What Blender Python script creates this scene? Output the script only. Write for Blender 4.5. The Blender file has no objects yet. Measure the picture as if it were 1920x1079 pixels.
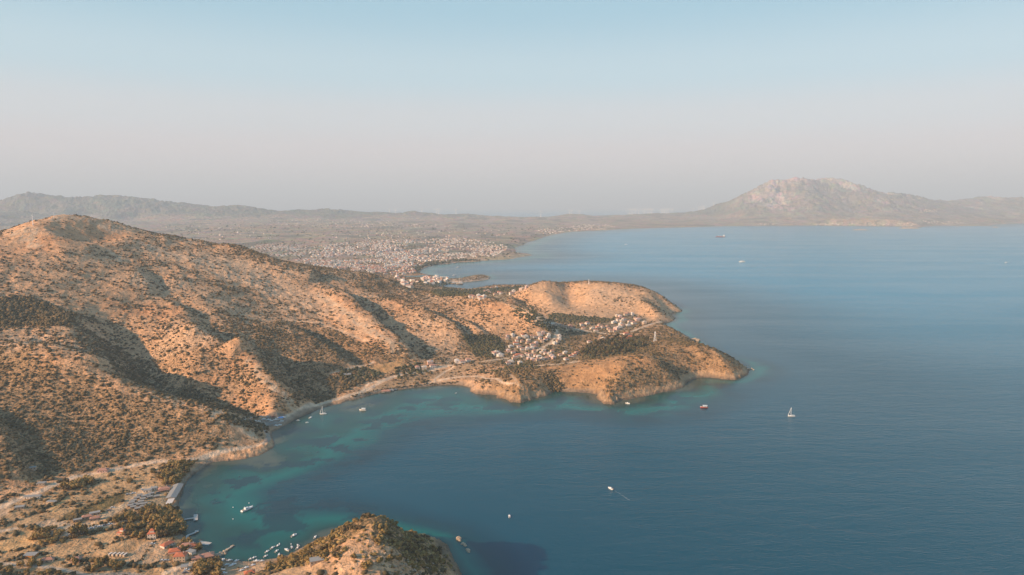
import bpy, math, random
import numpy as np
from mathutils import Vector, Matrix
SC = bpy.context.scene
COL = SC.collection
R = math.radians
# ------------------------------------------------------------------ camera, sky, sun, exposure
H = 300.0                                   # camera height above the sea
F, CX, CY, HY = 1280.0, 960.0, 539.5, 386.0 # photograph: focal length, centre, horizon row (pixels of 1920x1079)
TH = math.atan((CY - HY) / F)
cam_d = bpy.data.cameras.new('camera'); cam = bpy.data.objects.new('camera', cam_d); COL.objects.link(cam)
cam.location = (0, 0, H); cam.rotation_euler = (R(90) - TH, 0, 0)
cam_d.sensor_width = 36.0; cam_d.lens = 24.0; cam_d.clip_start = 1.0; cam_d.clip_end = 200000.0
SC.camera = cam

SUN_EL = R(22.5)
SUN_TRAVEL = math.atan2(36, 60) - R(4)     # light travels to the right (+x) and away (+y)
tv = Vector((math.cos(SUN_TRAVEL) * math.cos(SUN_EL), math.sin(SUN_TRAVEL) * math.cos(SUN_EL), -math.sin(SUN_EL)))
sun_d = bpy.data.lights.new('sun', 'SUN'); sun = bpy.data.objects.new('sun', sun_d); COL.objects.link(sun)
sun.rotation_euler = tv.to_track_quat('-Z', 'Y').to_euler()
sun_d.energy = 5.0; sun_d.angle = R(0.6); sun_d.color = (1.0, 0.69, 0.45)

W = bpy.data.worlds.new('World'); SC.world = W; W.use_nodes = True
nt = W.node_tree; nt.nodes.clear()
wo = nt.nodes.new('ShaderNodeOutputWorld'); bg = nt.nodes.new('ShaderNodeBackground')
sky = nt.nodes.new('ShaderNodeTexSky'); sky.sky_type = 'NISHITA'; sky.sun_disc = False
sky.sun_elevation = SUN_EL
sky.sun_rotation = math.atan2(-tv.x, -tv.y)
sky.altitude = 300; sky.air_density = 1.0; sky.dust_density = 1.2; sky.ozone_density = 1.5
# air colour by elevation above the horizon, laid over the sky texture
tc = nt.nodes.new('ShaderNodeTexCoord'); sp = nt.nodes.new('ShaderNodeSeparateXYZ')
rp = nt.nodes.new('ShaderNodeValToRGB'); mx = nt.nodes.new('ShaderNodeMix'); mx.data_type = 'RGBA'
nt.links.new(tc.outputs['Generated'], sp.inputs[0])
nt.links.new(sp.outputs['Z'], rp.inputs[0])
SKY_STOPS = [(0.0, (3.9, 3.3, 3.3)), (0.07, (4.3, 3.75, 3.75)), (0.12, (3.9, 4.0, 4.1)), (0.18, (3.0, 4.0, 4.4)), (0.27, (2.0, 3.4, 4.1)), (0.5, (1.0, 2.5, 3.9)), (1.0, (0.6, 1.9, 3.6))]
cr = rp.color_ramp; cr.interpolation = 'EASE'
while len(cr.elements) < len(SKY_STOPS): cr.elements.new(0.5)
for e, (p, c) in zip(cr.elements, SKY_STOPS):
    e.position = p; e.color = (c[0], c[1], c[2], 1)
mx.inputs[0].default_value = 0.9
nt.links.new(sky.outputs[0], mx.inputs[6]); nt.links.new(rp.outputs[0], mx.inputs[7])
# a few thin streaks of cloud low over the horizon
cm = nt.nodes.new('ShaderNodeMapping'); cm.inputs['Scale'].default_value = (5, 5, 60); nt.links.new(tc.outputs['Generated'], cm.inputs[0])
cn = nt.nodes.new('ShaderNodeTexNoise'); cn.inputs['Scale'].default_value = 1.6; cn.inputs['Detail'].default_value = 6; nt.links.new(cm.outputs[0], cn.inputs['Vector'])
c1 = nt.nodes.new('ShaderNodeMapRange'); c1.interpolation_type = 'SMOOTHSTEP'; c1.inputs[1].default_value = 0.56; c1.inputs[2].default_value = 0.72; c1.inputs[4].default_value = 0.35; nt.links.new(cn.outputs['Fac'], c1.inputs[0])
c2 = nt.nodes.new('ShaderNodeMapRange'); c2.interpolation_type = 'SMOOTHSTEP'; c2.inputs[1].default_value = 0.13; c2.inputs[2].default_value = 0.07; nt.links.new(sp.outputs['Z'], c2.inputs[0])
c2.inputs[1].default_value = 0.07; c2.inputs[2].default_value = 0.13; c2.inputs[3].default_value = 1.0; c2.inputs[4].default_value = 0.0
c3 = nt.nodes.new('ShaderNodeMath'); c3.operation = 'MULTIPLY'; nt.links.new(c1.outputs[0], c3.inputs[0]); nt.links.new(c2.outputs[0], c3.inputs[1])
mc = nt.nodes.new('ShaderNodeMix'); mc.data_type = 'RGBA'; nt.links.new(c3.outputs[0], mc.inputs[0]); nt.links.new(mx.outputs[2], mc.inputs[6]); mc.inputs[7].default_value = (4.6, 4.1, 4.0, 1)
nt.links.new(mc.outputs[2], bg.inputs[0]); bg.inputs[1].default_value = 0.105
nt.links.new(bg.outputs[0], wo.inputs[0])
SC.view_settings.view_transform = 'Standard'; SC.view_settings.look = 'None'
SC.view_settings.exposure = 0.8; SC.view_settings.gamma = 1.0
SC.cycles.volume_bounces = 0; SC.cycles.max_bounces = 5; SC.cycles.diffuse_bounces = 2
SC.cycles.volume_max_steps = 64; SC.cycles.volume_step_rate = 4
SC.cycles.transparent_max_bounces = 6

def tag(o, label=None, cat=None, group=None, kind=None):
    if label: o['label'] = label
    if cat: o['category'] = cat
    if group: o['group'] = group
    if kind: o['kind'] = kind
    return o

# ------------------------------------------------------------------ haze
def make_haze():
    me = bpy.data.meshes.new('haze')
    x0, x1, y0, y1, z0, z1 = -62000, 62000, -3000, 62000, -46, 1500
    vs = [(x, y, z) for z in (z0, z1) for y in (y0, y1) for x in (x0, x1)]
    me.from_pydata(vs, [], [(0, 2, 3, 1), (4, 5, 7, 6), (0, 1, 5, 4), (2, 6, 7, 3), (0, 4, 6, 2), (1, 3, 7, 5)])
    o = bpy.data.objects.new('haze', me); COL.objects.link(o)
    m = bpy.data.materials.new('haze'); m.use_nodes = True; t = m.node_tree; t.nodes.clear()
    out = t.nodes.new('ShaderNodeOutputMaterial'); v = t.nodes.new('ShaderNodeVolumePrincipled')
    v.inputs['Color'].default_value = (0.77, 0.90, 1.0, 1); v.inputs['Density'].default_value = HAZE_DENSITY
    v.inputs['Anisotropy'].default_value = 0.0
    t.links.new(v.outputs[0], out.inputs['Volume']); me.materials.append(m)
    tag(o, kind='stuff')
HAZE_DENSITY = 7.0e-5

# ------------------------------------------------------------------ geometry of the photograph -> places
def ray(px, py):
    x, y = (px - CX) / F, (CY - py) / F
    return x, math.cos(TH) + y * math.sin(TH), -math.sin(TH) + y * math.cos(TH)
def P(px, py, z=0.0):                       # place at height z seen at this pixel
    dx, dy, dz = ray(px, py); t = (H - z) / -dz
    return np.array((dx * t, dy * t, z))
def Rd(px, py, D):                          # place at ground distance D seen at this pixel
    dx, dy, dz = ray(px, py); t = D / math.hypot(dx, dy)
    return np.array((dx * t, dy * t, H + dz * t))
def uv(p): return math.atan2(p[0], p[1]), math.log(math.hypot(p[0], p[1]))

# ------------------------------------------------------------------ noise
_rng = np.random.RandomState(7)
_perm = _rng.permutation(4096).astype(np.int32); _perm = np.concatenate([_perm, _perm])
_ga = _rng.rand(4096).astype(np.float32) * 2 * np.pi
_gx, _gy = np.cos(_ga), np.sin(_ga)
def perlin(x, y):
    xi = np.floor(x).astype(np.int64); yi = np.floor(y).astype(np.int64)
    fx = (x - xi).astype(np.float32); fy = (y - yi).astype(np.float32)
    def g(ix, iy, dx, dy):
        h = _perm[(_perm[ix & 4095] + iy) & 4095]
        return _gx[h] * dx + _gy[h] * dy
    u = fx * fx * fx * (fx * (fx * 6 - 15) + 10); v = fy * fy * fy * (fy * (fy * 6 - 15) + 10)
    a = g(xi, yi, fx, fy); b = g(xi + 1, yi, fx - 1, fy)
    c = g(xi, yi + 1, fx, fy - 1); d = g(xi + 1, yi + 1, fx - 1, fy - 1)
    return (a + u * (b - a)) * (1 - v) + (c + u * (d - c)) * v
def fbm(x, y, s, o=5, gain=0.5):
    r = 0; a = 1.0; n = 0
    for i in range(o):
        r = r + a * perlin(x / s + 13.7 * i, y / s - 7.1 * i); n += a; a *= gain; s /= 2.03
    return r / n * 1.6
def ridged(x, y, s, o=4, gain=0.5):
    r = 0; a = 1.0; n = 0
    for i in range(o):
        r = r + a * (1 - 2.2 * np.abs(perlin(x / s + 31.3 * i, y / s + 5.9 * i))); n += a; a *= gain; s /= 2.1
    return r / n
def ss(x, a=0.0, b=1.0):
    t = np.clip((x - a) / (b - a), 0, 1); return t * t * (3 - 2 * t)

# ------------------------------------------------------------------ the coast (traced shoreline, seaward side closed far away)
NEAR_COAST = [(866,1079),(846,1040),(838,1022),(822,1012),(790,1006),(760,1004),(720,1002),(680,1003),(640,1002),(606,1007),(585,1017),(559,1031),(540,1041),(520,1047),(499,1049),(478,1051),(460,1053),(440,1052),(425,1048),(408,1046),(398,1040),(388,1034),(375,1028),(367,1020),(355,1012),(342,1002),(338,990),(336,975),(338,960),(335,945),(339,932),(343,920),(350,905),(360,892),(372,884),(384,876),(400,867),(415,865),(430,864),(443,863),(455,861),(473,857),(487,854),(499,848),(509,841),(515,835),(513,826),(509,815),(512,809),(521,806),(530,800),(540,795),(554,786),(577,776),(602,766),(628,759),(640,757),(652,752),(667,749),(682,745),(694,741),(723,735),(757,730),(786,726),(819,723),(848,722),(869,723.5),(882,727),(881,734),(894,739),(915,740),(932,741),(931,747),(948,748),(957,754),(977,755),(994,751),(1007,746),(1025,742),(1034,737),(1041,734),(1071,735),(1102,737),(1120,740),(1123,750),(1134,757),(1150,758),(1165,752),(1192,746),(1216,742),(1244,735),(1268,730),(1286,724),(1288,716),(1297,712),(1313,708),(1331,708),(1355,711),(1380,713),(1401,704),(1404,696),(1393,686),(1370,675),(1340,665),(1320,655),(1307,646),(1297,638),(1283,629),(1268,621),(1253,615),(1246,606),(1262,602),(1267,597),(1259,591),(1263,586),(1278,585),(1279,581),(1265,576),(1245,568),(1222,557),(1201,546),(1162,538),(1102,534),(1050,535),(1000,538),(971,537),(946,537),(921,537),(902,540),(877,543),(846,541),(821,539),(809,536),(815,533),(830,532),(848,529.5),(864,530.5),(884,528.5),(902,526.5),(918,523.5),(920,520),(909,517),(890,517.5),(877,519.5),(862,523),(843,524),(830,521),(821,518),(799,517.5),(784,521),(762,521),(752,518),(784,517),(804,515),(793,514),(787,509),(796,503),(815,497),(840,495),(862,492),(890,491),(921,488),(952,487),(971,483),(999,479),(990,476),(971,475),(968,470),(965,465),(977,461),(987,456),(1002,451),(1018,446),(1040,440),(1070,435),(1112,433),(1166,430),(1219,428),(1272,426.5),(1352,424.5),(1431,423.5),(1538,423),(1644,424),(1697,425),(1729,426),(1761,423),(1814,424),(1856,424),(1872,421),(1899,420),(1925,419),(2300,420)]
coast = [P(x, y)[:2] for x, y in NEAR_COAST]
FAR = [(30000, 12000), (34000, 30000), (12000, 27000), (7200, 18500), (4500, 17200), (2600, 16800), (900, 16500), (-300, 16500), (-1500, 17500), (-4000, 19500), (-12000, 22000), (-26000, 19000), (-30000, 2000), (-3000, -900), (-200, -500), (-40, 200), (-20, 420)]
COAST = np.array([tuple(c) for c in coast] + FAR)
def densify(poly, closed=True, maxseg=0.02, rough=0.10):
    out = []; n = len(poly); rg = random.Random(3)
    for i in range(n if closed else n - 1):
        a = poly[i]; b = poly[(i + 1) % n]; L = math.hypot(*(b - a)); D = max(300, math.hypot(*((a + b) / 2)))
        k = max(1, min(8, int(L / D / maxseg)))
        nx, ny = -(b - a)[1] / max(L, 1e-6), (b - a)[0] / max(L, 1e-6)
        for j in range(k):
            t = j / k; o = 0 if j == 0 else rg.uniform(-rough, rough) * L / k
            out.append((a[0] + (b[0] - a[0]) * t + nx * o, a[1] + (b[1] - a[1]) * t + ny * o))
    return np.array(out)
COASTD = densify(COAST)

# ------------------------------------------------------------------ the grid of the land: azimuth x log distance
U0, U1, V0, V1 = R(-50), R(44), math.log(250.0), math.log(27000.0)
NU, NV = 1330, 1330
us = np.linspace(U0, U1, NU).astype(np.float32)
# rows are denser where the picture shows them larger
tt = np.linspace(0, 1, NV); vs_ = V0 + (V1 - V0) * tt
vs_ = vs_.astype(np.float32)
UU, VV = np.meshgrid(us, vs_)                # [row v, col u]
DD = np.exp(VV); XX = DD * np.sin(UU); YY = DD * np.cos(UU)

def poly_sd(px, py, poly, scale):
    """signed distance (positive inside) of points to a closed polygon, in units of scale"""
    best = np.full(px.shape, 1e30, np.float32); ins = np.zeros(px.shape, bool)
    n = len(poly)
    for i in range(n):
        ax, ay = poly[i]; bx, by = poly[(i + 1) % n]
        ex, ey = bx - ax, by - ay; wx, wy = px - ax, py - ay
        t = np.clip((wx * ex + wy * ey) / (ex * ex + ey * ey + 1e-9), 0, 1)
        dx, dy = wx - ex * t, wy - ey * t
        np.minimum(best, dx * dx + dy * dy, out=best)
        if ay != by:
            c = ((ay <= py) != (by <= py)) & (px < (bx - ax) * (py - ay) / (by - ay) + ax)
            ins ^= c
    d = np.sqrt(best)
    return np.where(ins, d, -d)
SD = poly_sd(XX, YY, COASTD, 1).astype(np.float32)

# ------------------------------------------------------------------ relief: ridge and valley lines through places of the photograph
FOOT = [(-350, 1000, 4), (0, 938, 6), (150, 888, 6), (300, 866, 6), (400, 851, 6), (500, 803, 5), (600, 757, 5), (700, 722, 5), (800, 700, 6), (900, 680, 8), (1000, 640, 14)]
SKYL = [(-350, 455, 1900), (-100, 452, 1900), (0, 447, 1900), (30, 437, 1910), (60, 421, 1920), (85, 414, 1950), (100, 409, 1970), (130, 405, 2000), (160, 409, 2020), (200, 417, 2050), (250, 431, 2030), (300, 442, 2020), (353, 452, 2010), (417, 463, 2000), (500, 485, 2000), (547, 497, 1990), (612, 507, 1980), (671, 515, 1950), (706, 521, 1920), (750, 536, 1890), (784, 548, 1850), (846, 553, 1800), (909, 568, 1680), (950, 581, 1580), (985, 594, 1520), (1010, 605, 1480)]
fx = [f[0] for f in FOOT]; fD = [np.hypot(*P(f[0], f[1], f[2])[:2]) for f in FOOT]; fz = [f[2] for f in FOOT]
sx = [s[0] for s in SKYL]; sD = [s[2] for s in SKYL]; sz = [Rd(*s)[2] for s in SKYL]
def hill(px, py, dz):
    """place on the mountain's mean slope, raised or lowered by dz, seen at this pixel"""
    D0, z0, D1, z1 = np.interp(px, fx, fD), np.interp(px, fx, fz), np.interp(px, sx, sD), np.interp(px, sx, sz)
    s = (z1 - z0) / (D1 - D0); dx, dy, dzr = ray(px, py); t = -dzr / math.hypot(dx, dy)
    dz *= RELIEF
    D = (H + s * D0 - z0 - dz) / (t + s)
    return Rd(px, py, D)
CTRL = []; RELIEF = 0.62
def line(pts, step=0.018):
    """a chain of 3-D places, filled in between"""
    pts = [np.array(p, float) for p in pts]
    for a, b in zip(pts, pts[1:]):
        L = math.dist(uv(a), uv(b)); n = max(1, int(L / step))
        for i in range(n):
            CTRL.append(a + (b - a) * i / n)
    CTRL.append(pts[-1])
def hl(*p): line([hill(*q) for q in p])
def pl(*p): line([P(*q) for q in p])
# skyline of the near mountain, and the fall behind it
line([Rd(*s) for s in SKYL])
for (x, y, D), k in zip(SKYL, range(99)):
    z = Rd(x, y, D)[2]
    for f, zz in ((1.18, 0.55), (1.42, 0.10)):
        q = Rd(x, y, D * f); q[2] = max(8, z * zz); 
        if x < 900: CTRL.append(q)
line([P(x, y, z) for x, y, z in FOOT])
# knob and shadowed hollow on the summit
hl((60, 425, 6), (75, 440, 4), (40, 470, 0))
hl((110, 440, -12), (140, 455, -22), (175, 462, -22), (210, 452, -10))
hl((85, 432, 6), (100, 450, 0), (130, 475, 4), (170, 470, 8), (200, 460, 14), (240, 452, 16), (300, 470, 14), (360, 490, 16))
# spur with the first long shadow (417,470)->(610,528)
pass
pass
# second spur and its gully (627,550)->(765,662)
pass
pass
# third spur and gully
pass
pass
hl((800, 560, 6), (850, 580, 10), (900, 605, 10), (930, 622, 4))
# village spur, dark on its far side
hl((846, 556, 6), (909, 572, 10), (960, 588, 12), (1000, 602, 10), (1022, 614, 4))
pl((948, 578, 14), (985, 586, 12), (1020, 596, 10), (1042, 612, 8), (1052, 626, 8))
# broad folds of the sunny face
hl((200, 480, 0), (290, 540, -4), (330, 600, -6), (345, 650, -6), (370, 690, -4))
hl((300, 500, 2), (380, 560, 2), (430, 600, 2), (470, 640, 2))
hl((400, 530, -1), (470, 580, -4), (520, 620, -6), (590, 655, -5), (650, 690, -3))
hl((520, 560, 2), (580, 600, 3), (640, 640, 3), (690, 680, 2))
# hollow with the triangle shadow (395,640)->(620,735)
pass
pass
# the great dark valley
pass
hl((60, 560, -6), (120, 582, -14), (175, 605, -24), (230, 640, -32), (262, 675, -40), (280, 712, -46), (330, 742, -44), (385, 764, -38), (430, 778, -28), (480, 788, -14), (515, 792, -2))
pass
# near spur: crest from the left to the bay
hl((-60, 660, 6), (0, 675, 8), (60, 690, 10), (111, 700, 12), (166, 722, 12), (222, 740, 12), (277, 762, 12), (333, 780, 12), (392, 795, 12), (436, 805, 10), (488, 825, 4))
hl((0, 700, 4), (80, 750, 2), (160, 800, 0), (260, 830, 2), (360, 830, 2))
hl((-350, 760, 20), (-260, 790, 22), (-180, 850, 20), (-130, 900, 10))
pass
hl((70, 800, 0), (105, 860, 0))
# valley floor with fields in front
for x, y, z in [(-300,1079,4),(-200,1030,6),(-80,1000,8),(0,965,6),(0,1010,5),(0,1060,6),(100,960,5),(100,1010,5),(120,1070,5),(200,940,4),(200,1000,4),(220,1060,4),(300,910,3),(300,960,3),(310,1010,3),(320,1060,3),(380,1075,3),(330,880,4),(420,1070,2.5),(500,1062,2.5),(450,1079,3),(-100,1079,6),(20,1079,8),(250,1100,5)]:
    CTRL.append(P(x, y, z))
# dark hill out of the frame at lower left (its shade lies on the lower left corner)
for x, y, D in [(-420, 1010, 520)]:
    CTRL.append(Rd(x, y, D))
# foreground headland
line([Rd(520, 1066, 560), Rd(560, 1046, 552), Rd(606, 1018, 545), Rd(660, 988, 530), Rd(700, 971, 520), Rd(722, 968, 515), Rd(760, 984, 512), Rd(800, 1012, 520), Rd(825, 1035, 530)])
line([Rd(722, 968, 515), Rd(740, 1000, 495), Rd(770, 1030, 485), Rd(810, 1062, 478), Rd(850, 1100, 470)])
line([Rd(600, 1050, 500), Rd(650, 1040, 480), Rd(700, 1035, 478), Rd(740, 1060, 462)])
line([Rd(640, 1090, 455), Rd(700, 1110, 440), Rd(560, 1090, 470)])
for x, y, z in [(835, 1045, 6), (860, 1079, 6), (790, 1008, 5), (640, 1006, 4), (560, 1038, 4)]: CTRL.append(P(x, y, z))
# coast road terrace and cape
pl((560, 772, 4), (600, 758, 5), (640, 748, 6), (700, 727, 5), (760, 716, 5), (820, 708, 6), (870, 705, 7), (910, 712, 8))
pl((780, 690, 10), (850, 686, 12), (920, 676, 14), (980, 682, 16), (1030, 676, 16), (1080, 672, 18))
pl((940, 640, 16), (1000, 640, 16), (1050, 640, 13), (1100, 630, 10), (1150, 615, 9), (1200, 605, 9), (1235, 603, 8))
pl((1060, 610, 9), (1120, 605, 9), (1180, 597, 12))
pl((900, 720, 16), (950, 718, 20), (985, 732, 20), (975, 745, 8))
pl((950, 700, 18), (1020, 710, 20), (1060, 722, 8), (1090, 728, 6))
pl((1030, 720, 16), (1060, 700, 20), (1100, 690, 26))
pl((1120, 700, 28), (1170, 690, 34), (1230, 680, 42), (1290, 676, 44), (1330, 680, 36), (1370, 690, 22), (1392, 697, 8))
pl((1130, 735, 16), (1145, 748, 10), (1180, 720, 22), (1220, 722, 18), (1260, 715, 18), (1300, 700, 20), (1350, 702, 8))
pl((1225, 640, 26), (1260, 645, 34), (1300, 652, 40), (1340, 663, 38), (1370, 676, 26), (1392, 690, 10))
pl((1100, 660, 18), (1150, 650, 20), (1200, 645, 22))
pl((1240, 625, 16), (1270, 630, 14))
# bare hill behind the villages
line([Rd(960, 556, 1960), Rd(985, 545, 1990), Rd(1005, 537, 2010), Rd(1023, 533, 2020), Rd(1045, 534, 2050), Rd(1065, 537, 2060), Rd(1085, 534, 2070), Rd(1104, 532, 2080), Rd(1130, 534, 2060), Rd(1162, 539, 2030), Rd(1185, 545, 2010), Rd(1201, 549, 1990), Rd(1222, 560, 1950), Rd(1240, 567, 1930), Rd(1262, 577, 1930)])
pl((1023, 545, 52), (1040, 575, 24), (1045, 590, 12))
pl((1064, 548, 40), (1070, 570, 18), (1090, 590, 14))
pl((1100, 555, 44), (1130, 560, 40), (1170, 570, 30), (1200, 585, 16), (1225, 598, 8))
pl((960, 565, 18), (990, 572, 16), (1010, 588, 12)); pl((1050, 597, 9), (1100, 600, 9), (1150, 598, 10))
line([Rd(1195, 556, 1960), Rd(1215, 570, 1880), Rd(1240, 588, 1800), Rd(1252, 598, 1760)])
line([Rd(1225, 574, 1930), Rd(1250, 586, 1870)])
for x, y, D in SKYL[-6:]: pass
for x in range(980, 1240, 40):
    q = P(x, 533, 0) * 1.0; CTRL.append(np.array((q[0] * .93, q[1] * .93, 12)))
# low ground between the mountain and the town, harbour
for x, y, z in [(800, 560, 14), (760, 530, 8), (820, 548, 6), (880, 552, 9), (930, 548, 9), (960, 545, 7), (700, 520, 6), (640, 505, 8), (560, 490, 8), (500, 480, 10), (860, 560, 14), (840, 519, 4), (820, 525, 5), (900, 520, 8), (885, 523, 6), (990, 540, 8)]:
    CTRL.append(P(x, y, z))
# town and plain
for x, y, z in [(480,465,20),(560,462,22),(620,470,14),(640,455,26),(700,450,30),(760,448,32),(820,449,36),(850,452,34),(900,462,22),(940,470,8),(700,470,16),(760,480,10),(700,495,8),(820,470,18),(940,450,14),(880,440,20),(960,440,14),(1000,432,16),(500,440,36),(350,440,36),(200,430,40),(600,430,36),(700,430,40),(800,425,40),(900,425,34),(1000,420,30),(1060,424,20),(1120,425,16),(1200,424,14),(400,422,50),(-50,440,40),(-200,440,40),(40,430,45),(1300,422,14),(1400,421,14),(1500,420,16),(1620,420,18),(1720,419,24),(1850,418,24)]:
    CTRL.append(P(x, y, z))
FARR = [(-350,392,14000),(-150,385,14000),(-60,382,14000),(0,379,14000),(40,370,14000),(70,368,14000),(100,371,14000),(135,369,14000),(160,373,14000),(200,371,14000),(240,371,14000),(280,375,14000),(330,379,14000),(360,385,13800),(385,391,13600),(420,390,13400),(450,388,13200),(490,394,13000),(520,401,12800),(545,395,12600),(580,396,12600),(620,394,12600),(660,398,12600),(700,400,12600),(740,402,12400),(775,397,12400),(800,401,12400),(840,404,12600),(875,402,12600),(900,409,13000),(920,413,13500),(950,413,13500),(985,412,13500),(1010,408,13500),(1040,406,13500),(1070,402,13400),(1090,403,13400),(1115,408,13500),(1135,408,13800),(1150,405,14000),(1180,402,14000),(1240,402,14000),(1290,402,14200),(1310,402,14250)]
line([Rd(*q) for q in FARR], 0.03)
for (x, y, D) in FARR[::2]:
    q = Rd(x, y, D); k = 1.16; CTRL.append(np.array((q[0] * k, q[1] * k, q[2] * 0.3)))
for (x, y, D) in [(40,395,12800),(130,388,13200),(210,396,12800),(300,395,13000),(370,402,12500),(450,405,12200),(560,410,11800),(650,410,11800),(760,412,11600)]: CTRL.append(Rd(x, y, D))
for x in range(-300, 900, 90): CTRL.append(P(x, 417 if x > 300 else 414, 62))
MTN = [(1320,402,14300),(1340,402,14350),(1352,401,14400),(1368,390,14600),(1384,377,14700),(1400,366,14800),(1420,353,14900),(1432,347,15000),(1439,340,15000),(1460,340,15100),(1475,342,15200),(1490,338,15200),(1505,339,15200),(1520,342,15300),(1560,339,15400),(1585,340,15600),(1605,347,15800),(1625,357,15900),(1640,363,16000),(1665,366,16200),(1690,370,16500),(1720,371,16800),(1745,380,17000),(1780,384,17200),(1800,382,17500),(1830,377,18000),(1862,373,18500),(1890,376,18500),(1925,375,18500),(2050,372,18500),(2300,378,18500)]
line([Rd(*q) for q in MTN], 0.015)
for (x, y, D) in MTN[::2]:
    q = Rd(x, y, D); k = 1.2; CTRL.append(np.array((q[0] * k, q[1] * k, q[2] * 0.3)))
line([Rd(1441,346,14800), Rd(1430,370,14200), Rd(1420,390,13600), Rd(1400,404,13300)], .02)
line([Rd(1500,350,14700), Rd(1520,375,13900), Rd(1540,398,13200)], .02)
line([Rd(1470,362,14700), Rd(1475,385,14000), Rd(1480,405,13200)], .02)
line([Rd(1600,358,15400), Rd(1640,376,14600), Rd(1680,398,13600)], .02)
line([Rd(1560,362,15200), Rd(1590,385,14400), Rd(1600,406,13300)], .02)
line([Rd(1700,376,16000), Rd(1730,395,14600), Rd(1745,410,13200)], .02)
line([P(1350,410,60), P(1430,410,90), P(1520,408,110), P(1600,410,110), P(1700,412,80), P(1800,410,90), P(1900,410,60)], .03)
for q in [(1738, 417, 60), (1860, 412, 70), (1745, 421, 30)]: CTRL.append(P(*q))
for q in FAR[:13]: CTRL.append(np.array((q[0] * .97, q[1] * .97, 20)))

def solve_rbf(C):
    C = np.array(C); U = np.arctan2(C[:, 0], C[:, 1]); V = np.log(np.hypot(C[:, 0], C[:, 1])); Z = C[:, 2]
    q = np.stack([U, V], 1)
    keep = []; seen = {}
    for i, p in enumerate(np.round(q / 0.004).astype(int)):
        if tuple(p) not in seen: seen[tuple(p)] = 1; keep.append(i)
    q, Z = q[keep], Z[keep]
    d = np.sqrt(((q[:, None] - q[None]) ** 2).sum(2) + 5e-5)
    w = np.linalg.solve(d - np.eye(len(q)) * 0.0015, Z)
    return q, w
q, w = solve_rbf(CTRL)
def eval_rbf(U, V):
    r = np.zeros(U.shape, np.float32)
    for (a, b), c in zip(q, w):
        r += np.float32(c) * np.sqrt((U - a) ** 2 + (V - b) ** 2 + 5e-5)
    return r
NC = 360
cu = np.linspace(U0, U1, NC).astype(np.float32); cv = np.linspace(V0, V1, NC).astype(np.float32)
CU, CV = np.meshgrid(cu, cv)
ZC = eval_rbf(CU, CV)
def upmat(n, m):
    x = np.linspace(0, m - 1, n); i = np.floor(x).astype(int); f = x - i
    A = np.zeros((n, m), np.float32); r = np.arange(n)
    w4 = [(-f + 2 * f**2 - f**3) / 2, (2 - 5 * f**2 + 3 * f**3) / 2, (f + 4 * f**2 - 3 * f**3) / 2, (-f**2 + f**3) / 2]
    for k in range(4):
        np.add.at(A, (r, np.clip(i + k - 1, 0, m - 1)), w4[k])
    return A
A1, A2 = upmat(NV, NC), upmat(NU, NC)
ZB = A1 @ ZC @ A2.T
# spurs with one steep side, turned away from the sun
def spur(pts, h, wl, wr):
    global ZB
    q = np.array([hill(x, y, h * 0.6)[:2] for x, y in pts]); n = len(q)
    c = q.mean(0); Rr = np.max(np.hypot(*(q - c).T)) + wl * 2 + 60; Dc = math.hypot(*c); ac_ = math.atan2(c[0], c[1]); e = Rr / Dc
    j0, j1 = np.searchsorted(us, [ac_ - e * 1.2, ac_ + e * 1.2]); i0, i1 = np.searchsorted(vs_, [math.log(max(260, Dc - Rr * 1.1)), math.log(Dc + Rr * 1.1)])
    s = (slice(i0, i1), slice(j0, j1)); px = XX[s] + fbm(XX[s], YY[s], 70, 3) * 7; py = YY[s] + fbm(XX[s] + 500, YY[s], 70, 3) * 7
    best = np.full(px.shape, 1e9); side = np.zeros(px.shape); tt_ = np.zeros(px.shape)
    for i, (a, b) in enumerate(zip(q, q[1:])):
        ab = b - a; t = ((px - a[0]) * ab[0] + (py - a[1]) * ab[1]) / (ab @ ab); tc_ = np.clip(t, 0, 1)
        dx, dy = px - a[0] - ab[0] * tc_, py - a[1] - ab[1] * tc_; d = np.hypot(dx, dy); k = d < best
        best = np.where(k, d, best); side = np.where(k, ab[0] * dy - ab[1] * dx, side); tt_ = np.where(k, (i + tc_) / (n - 1), tt_)
    w_ = np.where(side > 0, wr, wl)                       # points run downhill: the far side from the sun is on their left
    x = best / w_
    prof = np.where(side > 0, 1 - ss(x, 0, 1.0), np.exp(-x * x * 2.2))
    over = np.where(side > 0, -0.30 * np.exp(-((x - 1.15) / 0.5) ** 2), 0)      # a gully at the foot of the steep side
    ZB[s] += (h * (prof + over) * ss(tt_, -0.02, 0.22) * (1 - ss(tt_, 0.82, 1.02))).astype(np.float32)
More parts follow.
